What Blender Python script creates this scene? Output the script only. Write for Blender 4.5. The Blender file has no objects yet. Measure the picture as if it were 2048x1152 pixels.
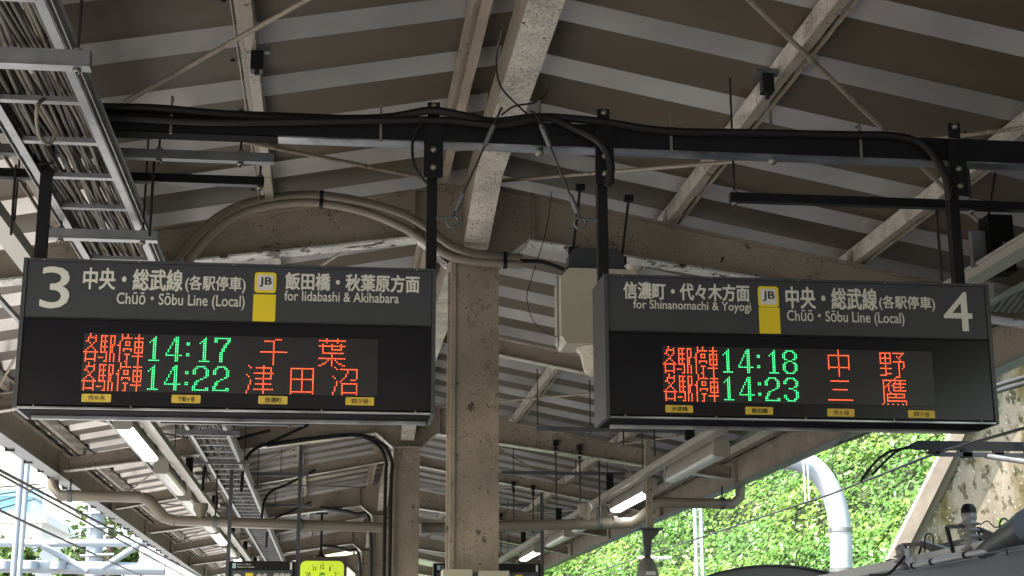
import bpy, math, random
import numpy as np
from mathutils import Vector, Matrix
random.seed(7)
S = bpy.context.scene
COL = S.collection
# ---------------------------------------------------------------- camera, sky, sun, exposure
YAW, PITCH, ROLL, FPX = 0.118781, 0.244184, -0.002376, 3021.29
cF = Vector((math.sin(YAW)*math.cos(PITCH), math.cos(YAW)*math.cos(PITCH), math.sin(PITCH)))
cR0 = Vector((math.cos(YAW), -math.sin(YAW), 0)); cU0 = cR0.cross(cF)
cR = cR0*math.cos(ROLL) + cU0*math.sin(ROLL); cU = cU0*math.cos(ROLL) - cR0*math.sin(ROLL)
EYE = Vector((0, 0, 1.6))
cd = bpy.data.cameras.new('camera'); cam = bpy.data.objects.new('camera', cd); COL.objects.link(cam)
M = Matrix((cR, cU, -cF)).transposed().to_4x4(); M.translation = EYE
cam.matrix_world = M
cd.sensor_width = 36; cd.lens = FPX/2048*36; cd.clip_start = 0.05; cd.clip_end = 2000
S.camera = cam
SUN_EL, SUN_AZ = math.radians(56), math.radians(248)      # azimuth measured clockwise from +Y: behind and to the left
w = bpy.data.worlds.new('World'); S.world = w; w.use_nodes = True
wn = w.node_tree.nodes; wl = w.node_tree.links
bg = wn['Background']; sky = wn.new('ShaderNodeTexSky'); sky.sky_type = 'NISHITA'; sky.sun_disc = False
sky.sun_elevation = SUN_EL; sky.sun_rotation = SUN_AZ; sky.air_density = 1.6; sky.dust_density = 4.0; sky.ozone_density = 0.6
wl.new(sky.outputs[0], bg.inputs[0]); bg.inputs[1].default_value = 0.15
sd = bpy.data.lights.new('sun', 'SUN'); sd.energy = 5.0; sd.angle = math.radians(0.5); sd.color = (1, .95, .87)
so = bpy.data.objects.new('sun', sd); COL.objects.link(so)
sv = Vector((math.sin(SUN_AZ)*math.cos(SUN_EL), math.cos(SUN_AZ)*math.cos(SUN_EL), math.sin(SUN_EL)))
so.rotation_euler = sv.to_track_quat('Z', 'Y').to_euler(); so.location = sv*60
S.view_settings.view_transform = 'Standard'; S.view_settings.look = 'None'
S.view_settings.exposure = 2.15; S.view_settings.gamma = 1; S.view_settings.use_curve_mapping = False
try:
    S.cycles.use_denoising = True; S.cycles.max_bounces = 10; S.cycles.diffuse_bounces = 5; S.cycles.sample_clamp_indirect = 6
except Exception: pass

def P(px, py, Y=None, X=None, Z=None):                    # a point of the real plane Y=.., X=.. or Z=.. as measured in the photograph
    d = cF + cR*((px-1024)/FPX) - cU*((py-576)/FPX)
    t = Y/d.y if Y is not None else (X/d.x if X is not None else (Z-1.6)/d.z)
    return EYE + d*t
RX = .9; KS = .19                                         # ridge line and roof slope
def PR(px, py, z0):                                       # a point on the sloping roof plane z0 - KS*|x-RX|
    d = cF + cR*((px-1024)/FPX) - cU*((py-576)/FPX)
    for s in (-1, 1):
        t = (z0-1.6+KS*s*RX)/(d.z+KS*s*d.x); p = EYE+d*t
        if (p.x-RX)*s >= -1e-6: return p
def rz(x, z0): return z0-KS*abs(x-RX)

# ---------------------------------------------------------------- materials
MATS = {}
def nodes(m): return m.node_tree.nodes, m.node_tree.links
def mat(name, col, rough=.5, metal=0., spec=.5, emit=None, es=0., bump=0., bscale=40., var=.0, vscale=3., chips=None, chip_amt=.62, chip_scale=9., chip_stretch=(1,1,1), coat=0., bd=.01, flake=0, cracks=0):
    m = bpy.data.materials.new(name); m.use_nodes = True; n, l = nodes(m)
    b = n['Principled BSDF']; b.inputs['Base Color'].default_value = (*col, 1); b.inputs['Roughness'].default_value = rough
    b.inputs['Metallic'].default_value = metal; b.inputs['Specular IOR Level'].default_value = spec; b.inputs['Coat Weight'].default_value = coat
    if emit: b.inputs['Emission Color'].default_value = (*emit, 1); b.inputs['Emission Strength'].default_value = es
    g = n.new('ShaderNodeNewGeometry'); src = g.outputs['Position']
    cur = None
    if var > 0:
        t = n.new('ShaderNodeTexNoise'); t.inputs['Scale'].default_value = vscale; t.inputs['Detail'].default_value = 6; l.new(src, t.inputs['Vector'])
        r = n.new('ShaderNodeMapRange'); r.inputs[1].default_value = .3; r.inputs[2].default_value = .7; r.inputs[3].default_value = 1-var; r.inputs[4].default_value = 1+var*.7
        l.new(t.outputs[0], r.inputs[0])
        v = n.new('ShaderNodeVectorMath'); v.operation = 'SCALE'; v.inputs[0].default_value = col; l.new(r.outputs[0], v.inputs['Scale']); cur = v.outputs[0]
    hb = None
    if chips:
        mp = n.new('ShaderNodeMapping'); mp.inputs['Scale'].default_value = chip_stretch; l.new(src, mp.inputs[0])
        t = n.new('ShaderNodeTexNoise'); t.inputs['Scale'].default_value = chip_scale; t.inputs['Detail'].default_value = 8; t.inputs['Roughness'].default_value = .62; l.new(mp.outputs[0], t.inputs['Vector'])
        r = n.new('ShaderNodeMapRange'); r.inputs[1].default_value = chip_amt; r.inputs[2].default_value = chip_amt+.035; l.new(t.outputs[0], r.inputs[0])
        t2 = n.new('ShaderNodeTexNoise'); t2.inputs['Scale'].default_value = 60; t2.inputs['Detail'].default_value = 3; l.new(src, t2.inputs['Vector'])
        r2 = n.new('ShaderNodeMapRange'); r2.inputs[1].default_value = .66; r2.inputs[2].default_value = .70; l.new(t2.outputs[0], r2.inputs[0])
        mx = n.new('ShaderNodeMath'); mx.operation = 'MAXIMUM'; l.new(r.outputs[0], mx.inputs[0]); l.new(r2.outputs[0], mx.inputs[1])
        mix = n.new('ShaderNodeMix'); mix.data_type = 'RGBA'; mix.inputs[6].default_value = (*col, 1)
        if cur: l.new(cur, mix.inputs[6])
        mix.inputs[7].default_value = (*chips, 1); l.new(mx.outputs[0], mix.inputs[0]); cur = mix.outputs[2]; hb = mx.outputs[0]
    if cracks:
        t = n.new('ShaderNodeTexNoise'); t.inputs['Scale'].default_value = 4.5; t.inputs['Detail'].default_value = 5; t.inputs['Roughness'].default_value = .65; l.new(src, t.inputs['Vector'])
        a1 = n.new('ShaderNodeMath'); a1.operation = 'SUBTRACT'; l.new(t.outputs[0], a1.inputs[0]); a1.inputs[1].default_value = .5
        a2 = n.new('ShaderNodeMath'); a2.operation = 'ABSOLUTE'; l.new(a1.outputs[0], a2.inputs[0])
        a3 = n.new('ShaderNodeMapRange'); a3.inputs[1].default_value = .003; a3.inputs[2].default_value = .009; a3.inputs[3].default_value = 1; a3.inputs[4].default_value = 0; l.new(a2.outputs[0], a3.inputs[0])
        t3 = n.new('ShaderNodeTexNoise'); t3.inputs['Scale'].default_value = 2.6; l.new(src, t3.inputs['Vector']); a4 = n.new('ShaderNodeMapRange'); a4.inputs[1].default_value = .49; a4.inputs[2].default_value = .56; l.new(t3.outputs[0], a4.inputs[0])
        a5 = n.new('ShaderNodeMath'); a5.operation = 'MULTIPLY'; l.new(a3.outputs[0], a5.inputs[0]); l.new(a4.outputs[0], a5.inputs[1])
        mix = n.new('ShaderNodeMix'); mix.data_type = 'RGBA'; mix.inputs[6].default_value = (*col, 1)
        if cur: l.new(cur, mix.inputs[6])
        mix.inputs[7].default_value = (.05, .035, .026, 1); l.new(a5.outputs[0], mix.inputs[0]); cur = mix.outputs[2]
    if cur: l.new(cur, b.inputs['Base Color'])
    if flake:
        t = n.new('ShaderNodeTexNoise'); t.inputs['Scale'].default_value = flake; t.inputs['Detail'].default_value = 3; t.inputs['Roughness'].default_value = .5; l.new(src, t.inputs['Vector'])
        p1 = n.new('ShaderNodeMapRange'); p1.inputs[1].default_value = .47; p1.inputs[2].default_value = .53; l.new(t.outputs[0], p1.inputs[0])
        t2 = n.new('ShaderNodeTexNoise'); t2.inputs['Scale'].default_value = 3.; l.new(src, t2.inputs['Vector']); p2 = n.new('ShaderNodeMapRange'); p2.inputs[1].default_value = .4; p2.inputs[2].default_value = .62; p2.inputs[3].default_value = .25; l.new(t2.outputs[0], p2.inputs[0])
        hm = n.new('ShaderNodeMath'); hm.operation = 'MULTIPLY'; l.new(p1.outputs[0], hm.inputs[0]); l.new(p2.outputs[0], hm.inputs[1])
        bn = n.new('ShaderNodeBump'); bn.inputs['Strength'].default_value = bump; bn.inputs['Distance'].default_value = bd; l.new(hm.outputs[0], bn.inputs['Height']); l.new(bn.outputs[0], b.inputs['Normal'])
    elif bump > 0:
        t = n.new('ShaderNodeTexNoise'); t.inputs['Scale'].default_value = bscale; t.inputs['Detail'].default_value = 4; l.new(src, t.inputs['Vector'])
        h = t.outputs[0]
        if hb:
            sb = n.new('ShaderNodeMath'); sb.operation = 'MULTIPLY_ADD'; l.new(hb, sb.inputs[0]); sb.inputs[1].default_value = -.5; l.new(h, sb.inputs[2]); h = sb.outputs[0]
        bn = n.new('ShaderNodeBump'); bn.inputs['Strength'].default_value = bump; bn.inputs['Distance'].default_value = bd; l.new(h, bn.inputs['Height']); l.new(bn.outputs[0], b.inputs['Normal'])
    MATS[name] = m; return m
RUST = (.055, .035, .024)
beige = mat('beige_paint', (.285, .24, .186), .4, cracks=1, bump=.35, bscale=22, var=.22, vscale=2.2, chips=RUST, chip_amt=.655, chip_scale=7)
column_paint = mat('column_paint', (.285, .235, .178), .36, cracks=1, bump=.6, bscale=16, var=.25, vscale=2.5, chips=(.075, .052, .038), chip_amt=.645, chip_scale=11, chip_stretch=(1, 1, .6))
flange = mat('flaking_gloss_paint_glare', (.52, .475, .41), .17, bump=1.0, bd=.012, flake=38, var=.3, vscale=5, chips=(.10, .075, .055), chip_amt=.66, chip_scale=14)  # flaking paint, base paled to stand in for sky glare on flanges and purlin faces
rustflange = mat('rusting_flange_glare', (.56, .545, .52), .2, bump=1.0, bd=.012, flake=30, var=.3, vscale=4, chips=(.06, .03, .022), chip_amt=.56, chip_scale=6)  # rust chips over a base whitened to imitate the sky's reflection
pan_m = mat('brown_roof_sheet', (.076, .056, .035), .5, bump=.15, bscale=3, var=.22, vscale=.9)  # brown on pans and rib tops; the facing webs are grey
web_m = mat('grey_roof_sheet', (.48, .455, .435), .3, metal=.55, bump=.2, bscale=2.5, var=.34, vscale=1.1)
black = mat('black_steel', (.008, .008, .009), .45, spec=.22, bump=.1, bscale=30)
blackrub = mat('black_hose', (.010, .009, .009), .6, spec=.25)
galv = mat('galvanised_steel', (.24, .25, .26), .42, metal=.6, var=.2, vscale=9, bump=.08)
galv_d = mat('dull_galvanised', (.13, .135, .14), .5, metal=.4, var=.25, vscale=8)
rodm = mat('dark_rod', (.035, .03, .03), .5, metal=.5)
bolt_m = mat('bolt_zinc', (.22, .21, .17), .45, metal=.6)
mblack = mat('matt_black', (.006, .006, .006), .8, spec=.08)
alu = mat('brushed_aluminium', (.42, .44, .48), .28, metal=.9, var=.7, vscale=4)  # uneven base tone paints in the streaky shine
cable_m = [mat('cable_%s' % n, c, .55) for n, c in (('grey', (.085, .076, .065)), ('dark', (.045, .038, .032)), ('tan', (.13, .112, .088)), ('black', (.02, .02, .02)))]
conduit_m = mat('beige_conduit', (.19, .16, .12), .5, var=.15)
pipe_m = mat('beige_pipe', (.18, .158, .122), .32, var=.12, vscale=2, bump=.05)
cream = mat('cream_casing', (.42, .385, .29), .35, var=.08, vscale=3, chips=(.1, .09, .07), chip_amt=.74, chip_scale=16)
creamfix = mat('cream_fixture', (.30, .28, .24), .35, var=.06)
header = mat('grey_sign_face', (.037, .042, .048), .36, var=.10, vscale=2.2, bump=.03, bscale=5)
frame_m = mat('sign_frame_grey', (.052, .058, .065), .35, metal=.2)
letter = mat('pale_lettering', (.60, .60, .53), .4)
yellow = mat('yellow_print', (.72, .56, .015), .4)
badge = mat('badge_grey', (.60, .60, .56), .4)
ink = mat('black_ink', (.015, .015, .015), .45)
tagy = mat('amber_tag', (.62, .44, .05), .4)
glossb = mat('black_acrylic', (.008, .008, .012), .2, spec=.35)
whitep = mat('white_paint', (.75, .76, .76), .35, var=.05)
whitegal = mat('pale_galvanised_mast', (.42, .47, .53), .4, metal=.2, var=.06)
gantryp = mat('blue_grey_gantry_paint', (.26, .30, .345), .4, var=.06)
diff_on = mat('lit_tube', (.9, .9, .9), .4, emit=(1, .98, .94), es=3.5)
diff_off = mat('tube_cover', (.55, .58, .54), .25)
clockf = mat('lit_clock_dial', (.5, .6, .05), .4, emit=(.50, .70, .02), es=.15)
clockcase = mat('brown_clock_case', (.06, .05, .045), .35)
redl = mat('red_led', (.5, .02, .01), .4, emit=(1, .13, .055), es=1.0)
greenl = mat('green_led', (.02, .4, .15), .4, emit=(.10, 1, .34), es=.66)
for mm in (redl, greenl):
    mm.cycles.emission_sampling = 'NONE'
    n, l = nodes(mm); g = n.new('ShaderNodeNewGeometry'); wv = n.new('ShaderNodeTexWhiteNoise'); sc = n.new('ShaderNodeVectorMath'); sc.operation = 'SCALE'; sc.inputs['Scale'].default_value = 207.25
    sn = n.new('ShaderNodeVectorMath'); sn.operation = 'FLOOR'; l.new(g.outputs['Position'], sc.inputs[0]); l.new(sc.outputs[0], sn.inputs[0]); l.new(sn.outputs[0], wv.inputs['Vector'])
    mx = n.new('ShaderNodeMix'); mx.data_type = 'RGBA'; a = mm is redl
    mx.inputs[6].default_value = (1, .06, .015, 1) if a else (.02, 1, .12, 1); mx.inputs[7].default_value = (1, .15, .05, 1) if a else (.12, 1, .45, 1)
    l.new(wv.outputs['Value'], mx.inputs[0]); l.new(mx.outputs[2], n['Principled BSDF'].inputs['Emission Color'])
# led matrix cover: unlit diode grid
ledcover = mat('unlit_led_grid', (.02, .02, .024), .3)
n, l = nodes(ledcover); g = n.new('ShaderNodeNewGeometry'); sx = n.new('ShaderNodeSeparateXYZ'); l.new(g.outputs['Position'], sx.inputs[0])
fr = []
for k in (0, 2):
    a = n.new('ShaderNodeMath'); a.operation = 'MULTIPLY'; a.inputs[1].default_value = 1/.0083; l.new(sx.outputs[k], a.inputs[0])
    f_ = n.new('ShaderNodeMath'); f_.operation = 'FRACT'; l.new(a.outputs[0], f_.inputs[0]); c_ = n.new('ShaderNodeMath'); c_.operation = 'PINGPONG'; c_.inputs[1].default_value = .5; l.new(f_.outputs[0], c_.inputs[0]); fr.append(c_)
mn = n.new('ShaderNodeMath'); mn.operation = 'MINIMUM'; l.new(fr[0].outputs[0], mn.inputs[0]); l.new(fr[1].outputs[0], mn.inputs[1])
mr = n.new('ShaderNodeMapRange'); mr.inputs[1].default_value = .08; mr.inputs[2].default_value = .2; l.new(mn.outputs[0], mr.inputs[0])
mx = n.new('ShaderNodeMix'); mx.data_type = 'RGBA'; mx.inputs[6].default_value = (.012, .012, .014, 1); mx.inputs[7].default_value = (.024, .023, .027, 1); l.new(mr.outputs[0], mx.inputs[0]); l.new(mx.outputs[2], n['Principled BSDF'].inputs['Base Color'])

# ---------------------------------------------------------------- mesh helpers
class MB:
    def __init__(s): s.v = []; s.f = []; s.sm = []
    def add(s, vs, fs, smooth=False):
        o = len(s.v); s.v += [tuple(v) for v in vs]; s.f += [tuple(i+o for i in f) for f in fs]; s.sm += [smooth]*len(fs); return s
    def box(s, a, b, bev=0):
        x0, y0, z0 = [min(a[i], b[i]) for i in range(3)]; x1, y1, z1 = [max(a[i], b[i]) for i in range(3)]
        return s.add([(x0,y0,z0),(x1,y0,z0),(x1,y1,z0),(x0,y1,z0),(x0,y0,z1),(x1,y0,z1),(x1,y1,z1),(x0,y1,z1)],
                     [(0,3,2,1),(4,5,6,7),(0,1,5,4),(1,2,6,5),(2,3,7,6),(3,0,4,7)])
    def bar(s, a, b, wd, ht, up=(0,0,1)):                 # rectangular bar from a to b, wd across, ht along 'up'
        a = Vector(a); b = Vector(b); d = (b-a).normalized(); u = Vector(up); sd_ = d.cross(u).normalized()*(wd/2); u = sd_.cross(d).normalized()*(ht/2)
        vs = [p+q for p in (a, b) for q in (-sd_-u, sd_-u, sd_+u, -sd_+u)]
        return s.add(vs, [(0,1,2,3),(7,6,5,4),(0,4,5,1),(1,5,6,2),(2,6,7,3),(3,7,4,0)])
    def tube(s, pts, r, n=8, caps=True):
        pts = [Vector(p) for p in pts]; rs = r if isinstance(r, (list, tuple)) else [r]*len(pts); vs = []; fs = []
        pu = None
        for i, p in enumerate(pts):
            d = ((pts[i+1]-p) if i == 0 else (p-pts[i-1]) if i == len(pts)-1 else (pts[i+1]-pts[i-1])).normalized()
            u = (pu - d*pu.dot(d)) if pu is not None else d.orthogonal()
            u.normalize(); pu = u; v = d.cross(u)
            vs += [p+(u*math.cos(2*math.pi*k/n)+v*math.sin(2*math.pi*k/n))*rs[i] for k in range(n)]
        for i in range(len(pts)-1):
            fs += [(i*n+k, i*n+(k+1) % n, (i+1)*n+(k+1) % n, (i+1)*n+k) for k in range(n)]
        s.add(vs, fs, True)
        if caps: s.add(vs[:n], [tuple(range(n-1, -1, -1))]); s.add(vs[-n:], [tuple(range(n))])
        return s
    def prism(s, poly, axis, t0, t1):                     # extrude a 2-D polygon along an axis: axis 'y' -> poly in XZ, 'x' -> poly in YZ, 'z' -> poly in XY
        def q(p, t): return (p[0], t, p[1]) if axis == 'y' else (t, p[0], p[1]) if axis == 'x' else (p[0], p[1], t)
        n = len(poly); vs = [q(p, t0) for p in poly]+[q(p, t1) for p in poly]
        ar = sum(poly[i][0]*poly[(i+1) % n][1]-poly[(i+1) % n][0]*poly[i][1] for i in range(n))
        ccw = (ar > 0) ^ (axis == 'y')
        a, b = tuple(range(n)), tuple(range(2*n-1, n-1, -1))
        fs = [b[::-1], a[::-1]] if ccw else [b, a]
        for i in range(n):
            j = (i+1) % n; fs.append((i, j, n+j, n+i) if ccw else (j, i, n+i, n+j))
        return s.add(vs, fs)
    def lathe(s, prof, c, n=16, axis='z'):                # profile (r, h)
        vs = []; fs = []
        for r, h in prof:
            for k in range(n):
                a = 2*math.pi*k/n; x, y = r*math.cos(a), r*math.sin(a)
                vs.append((c[0]+x, c[1]+y, c[2]+h) if axis == 'z' else (c[0]+x, c[1]+h, c[2]+y))
        for i in range(len(prof)-1):
            fs += [(i*n+k, i*n+(k+1) % n, (i+1)*n+(k+1) % n, (i+1)*n+k) for k in range(n)]
        s.add(vs, fs, True); return s
    def mesh(s, name, m, off=Vector((0, 0, 0))):
        me = bpy.data.meshes.new(name); me.from_pydata([tuple(Vector(v)-off) for v in s.v], [], s.f); me.materials.append(m)
        me.polygons.foreach_set('use_smooth', s.sm); me.update(); return me
    def build(s, name, m, parent=None):
        if parent is not None: off = wloc(parent)
        else:
            a = np.array(s.v); off = Vector((float(a[:, 0].min()+a[:, 0].max())/2, float(a[:, 1].min()+a[:, 1].max())/2, float(a[:, 2].min())))
        o = bpy.data.objects.new(name, s.mesh(name, m, off)); COL.objects.link(o)
        if parent is not None: o.parent = parent
        else: o.location = off
        return o
def wloc(o):
    v = Vector(o.location)
    while o.parent is not None: o = o.parent; v += Vector(o.location)
    return v
def tag(o, label=None, cat=None, group=None, kind=None):
    if label: o['label'] = label
    if cat: o['category'] = cat
    if group: o['group'] = group
    if kind: o['kind'] = kind
    return o
def thing(name, loc, label, cat, group=None):
    o = bpy.data.objects.new(name, None); COL.objects.link(o); o.location = loc; o.empty_display_size = .1
    return tag(o, label, cat, group)
def copy_tree(o, parent=None):
    c = o.copy(); COL.objects.link(c); c.parent = parent
    for ch in list(o.children): copy_tree(ch, c)
    return c
def dup(o, loc, label):
    c = copy_tree(o); c.location = loc; c['label'] = label; return c
_tc = bpy.data.curves.new('t', 'FONT'); _to = bpy.data.objects.new('t', _tc); COL.objects.link(_to)
def text_part(name, s, x0, x1, z0, z1, y, m, parent, bold=.0, th=.002):
    _tc.body = s; _tc.size = 1; _tc.extrude = 0.0; _tc.resolution_u = 3
    bpy.context.view_layer.update(); dg = bpy.context.evaluated_depsgraph_get()
    me0 = bpy.data.meshes.new_from_object(_to.evaluated_get(dg)); a = np.empty(len(me0.vertices)*3); me0.vertices.foreach_get('co', a); a = a.reshape(-1, 3)
    fs = [tuple(p.vertices) for p in me0.polygons]; bpy.data.meshes.remove(me0)
    lo, hi = a.min(0), a.max(0); off = wloc(parent); w_ = bold*.1
    b = np.zeros_like(a); b[:, 0] = x0+w_+(a[:, 0]-lo[0])/(hi[0]-lo[0])*(x1-x0-2*w_)-off.x; b[:, 2] = z0+w_+(a[:, 1]-lo[1])/(hi[1]-lo[1])*(z1-z0-2*w_)-off.z; b[:, 1] = y-off.y
    V = []; Fc = []
    shifts = [(0, 0)] if not bold else [(-1, 0), (1, 0), (0, -1), (0, 1), (-.7, -.7), (.7, .7), (-.7, .7), (.7, -.7)]
    for i, (dx, dz) in enumerate(shifts):
        c = b.copy(); c[:, 0] += dx*w_; c[:, 2] += dz*w_; c[:, 1] -= i*.00012; o_ = len(V)*len(a); V.append(c); Fc += [tuple(j+o_ for j in f) for f in fs]
    me = bpy.data.meshes.new(name); me.from_pydata(np.concatenate(V).tolist(), [], Fc); me.materials.append(m); me.update()
    o = bpy.data.objects.new(name, me); COL.objects.link(o); o.parent = parent; return o
def rrect(x0, x1, z0, z1, r, n=4):
    pts = []
    for cx, cz, a0 in ((x1-r, z1-r, 0), (x0+r, z1-r, 90), (x0+r, z0+r, 180), (x1-r, z0+r, 270)):
        for k in range(n+1): a = math.radians(a0+90*k/n); pts.append((cx+r*math.cos(a), cz+r*math.sin(a)))
    return pts
def spline(pts, n=6):
    pts = [Vector(p) for p in pts]; out = []
    for i in range(len(pts)-1):
        p0 = pts[max(i-1, 0)]; p1 = pts[i]; p2 = pts[i+1]; p3 = pts[min(i+2, len(pts)-1)]
        for k in range(n):
            t = k/n; out.append(.5*((2*p1)+(p2-p0)*t+(2*p0-5*p1+4*p2-p3)*t*t+(3*p1-p0-3*p2+p3)*t**3))
    out.append(pts[-1]); return out

# ---------------------------------------------------------------- setting
conc = mat('platform_concrete', (.28, .277, .275), .8, var=.12, bump=.2)
ballast = mat('ballast', (.14, .137, .135), .9, var=.4, vscale=14, bump=1, bscale=30)
soil = mat('hill_soil', (.022, .036, .009), .9, var=.4, vscale=2)
tag(MB().box((-300, -200, -1.3), (300, 500, -1.15)).build('ground', ballast), kind='structure')
tag(MB().box((-3.0, -30, -1.15), (4.4, 46, 0)).build('platform', conc), kind='structure')
# hillside terrain
HB = Vector((12, 20)); HN = Vector((.957, .287)); HT = Vector((-.287, .957))
def hill_z(x, y):
    d = (x-12)*.957+(y-20)*.287
    b = math.sin(x*.9+y*.31)*.25+math.sin(x*.37-y*.7)*.3+math.sin(x*2.1+y*1.7)*.12
    k = min(max((x-4.6)/2.2, 0), 1); k = k*k*(3-2*k)
    return -1.25+((d if d > 0 else d*.02)*1.0+(b*min(max(d, 0), 1)))*k
vs = []; fs = []; NU, NV = 60, 90
for i in range(NU):
    for j in range(NV):
        d = -1+i*.7; t = -45+j*1.4; p = HB+HN*d+HT*t; vs.append((p.x, p.y, hill_z(p.x, p.y)))
for i in range(NU-1):
    for j in range(NV-1):
        a = i*NV+j; fs.append((a, a+NV, a+NV+1, a+1))
o = MB().add(vs, fs, True).build('hillside', soil); tag(o, kind='structure')

# ---------------------------------------------------------------- canopy
canopy = thing('platform_canopy', (RX, 9.75, 0), 'beige painted steel platform canopy with brown and grey ribbed metal roof over both signs', 'canopy')
YC = [.95+8.8*i for i in range(6)]                        # column rows: 0.95, 9.75, 18.55, ...
ZR = 4.77                                                 # rafter top at the ridge
ZP = 4.905                                                # roof sheet underside at the ridge
HALF = 4.28
# roof sheets
PITCH_R, PAN, UP, TOP, H = .73, .33, .10, .18, .068
DN = PITCH_R-PAN-UP-TOP
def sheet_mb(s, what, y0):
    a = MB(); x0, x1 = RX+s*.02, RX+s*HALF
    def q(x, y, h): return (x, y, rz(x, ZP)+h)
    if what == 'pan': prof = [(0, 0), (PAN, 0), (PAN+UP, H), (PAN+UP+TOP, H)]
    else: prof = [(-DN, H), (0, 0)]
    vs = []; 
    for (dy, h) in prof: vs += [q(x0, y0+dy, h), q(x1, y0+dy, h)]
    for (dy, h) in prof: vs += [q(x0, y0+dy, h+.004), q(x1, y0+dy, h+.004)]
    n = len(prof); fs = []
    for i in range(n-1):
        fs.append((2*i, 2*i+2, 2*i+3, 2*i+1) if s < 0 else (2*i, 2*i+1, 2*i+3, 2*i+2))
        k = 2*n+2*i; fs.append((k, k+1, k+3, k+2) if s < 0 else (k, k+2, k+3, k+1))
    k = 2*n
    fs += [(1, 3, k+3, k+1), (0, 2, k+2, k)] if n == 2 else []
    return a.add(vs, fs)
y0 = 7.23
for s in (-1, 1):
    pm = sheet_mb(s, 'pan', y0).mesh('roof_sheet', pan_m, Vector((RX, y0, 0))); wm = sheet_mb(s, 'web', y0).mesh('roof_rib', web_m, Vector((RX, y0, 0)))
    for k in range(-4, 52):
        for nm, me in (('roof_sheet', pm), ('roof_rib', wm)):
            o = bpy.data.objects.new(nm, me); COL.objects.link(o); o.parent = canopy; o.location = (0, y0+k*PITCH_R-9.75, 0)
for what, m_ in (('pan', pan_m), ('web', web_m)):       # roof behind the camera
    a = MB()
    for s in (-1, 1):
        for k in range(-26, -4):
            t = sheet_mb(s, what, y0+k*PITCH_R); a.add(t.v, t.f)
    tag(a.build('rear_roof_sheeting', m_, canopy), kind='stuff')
a = MB()
for s in (-1, 1):
    for k in range(-3, 30):
        for d_ in (1.365, 2.665, 3.895):
            x_ = RX+s*(d_+.10); y_ = y0+k*PITCH_R+PAN*.5; a.box((x_-.011, y_-.011, rz(x_, ZP)-.012), (x_+.011, y_+.011, rz(x_, ZP)+.002))
tag(a.build('sheet_fixings', rodm, canopy), kind='stuff')
# ridge cap above the joint
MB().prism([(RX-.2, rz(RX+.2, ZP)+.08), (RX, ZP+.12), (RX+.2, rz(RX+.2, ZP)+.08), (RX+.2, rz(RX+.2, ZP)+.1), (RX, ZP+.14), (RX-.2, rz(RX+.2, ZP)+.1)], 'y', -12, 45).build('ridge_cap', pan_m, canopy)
# columns
def column(Y):
    a = MB(); a.box((RX-.135, Y-.14, 0), (RX+.135, Y+.14, 4.17))
    c = a.build('column', column_paint, canopy)
    b = MB()
    for sx in (-1, 1):
        for sy in (-1, 1): b.box((RX+sx*.157, Y+sy*.12, 0), (RX+sx*.125, Y+sy*.155, 4.168))
        b.box((RX+sx*.137, Y-.02, 0), (RX+sx*.141, Y+.02, 4.1))
    b.build('corner_angle', column_paint, c)
    MB().box((RX-.17, Y-.16, 4.17), (RX+.17, Y+.16, 4.19)).build('cap_plate', beige, c)
# main rafters
def zb(x):
    d = abs(x-RX)
    return 4.37-(d-.37)*.1386 if d > .37 else 4.195+(d-.17)*.875 if d > .17 else 4.195
def rafter(Y):
    xs = [.17, .37, 1.2, 2.2, 3.2, 4.08]; a = MB()
    for s in (-1, 1):
        pts = [(RX+s*d, zb(RX+s*d)) for d in [0]+xs]; top = [(RX+s*d, rz(RX+s*d, ZR)) for d in [4.08, 0]]
        a.prism(pts+top, 'y', Y-.006, Y+.006)
    r = a.build('rafter', beige, canopy)
    for s in (-1, 1):
        t = MB(); f = MB(); e = MB()
        t.bar((RX+s*.006, Y, ZR-.006), (RX+s*4.08, Y, rz(RX+4.08, ZR)-.006), .15, .012)
        ds = xs[1:]
        for i, d in enumerate([.17]+ds[:-1]):
            d2 = ([.17]+ds)[i+1]
            f.bar((RX+s*d, Y, zb(RX+d)-.007), (RX+s*d2, Y, zb(RX+d2)-.007), .16, .014)
        e.bar((RX+s*.40, Y-.04, zb(RX+.4)+.004), (RX+s*.40, Y-.04, rz(RX+.4, ZR)-.013), .012, .066, (0, 1, 0))
        e.build('stiffener', beige, r); e = MB(); e.bar((RX+s*4.04, Y-.04, zb(RX+4.04)+.004), (RX+s*4.04, Y-.04, rz(RX+4.04, ZR)-.013), .012, .066, (0, 1, 0))
        t.build('top_flange', beige, r); f.build('bottom_flange', rustflange if abs(Y-9.75) < .1 else flange, r); e.build('stiffener', beige, r)
def mid_rafter(Y):
    r = None
    for s in (-1, 1):
        a = MB(); x0, x1 = RX+s*.1, RX+s*4.06
        a.bar((x0, Y, rz(x0, ZR)-.085), (x1, Y, rz(x1, ZR)-.085), .008, .146)
        r = a.build('intermediate_rafter', beige, canopy)
        b = MB(); b.bar((x0, Y, rz(x0, ZR)-.165), (x1, Y, rz(x1, ZR)-.165), .11, .01); b.bar((x0, Y, rz(x0, ZR)-.007), (x1, Y, rz(x1, ZR)-.007), .11, .01); b.build('flange', flange, r)
for i, Y in enumerate(YC):
    if i > 0 or True: column(Y)
    rafter(Y); mid_rafter(Y+4.4 if i < 5 else 45.2) if i < 5 else None
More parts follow.
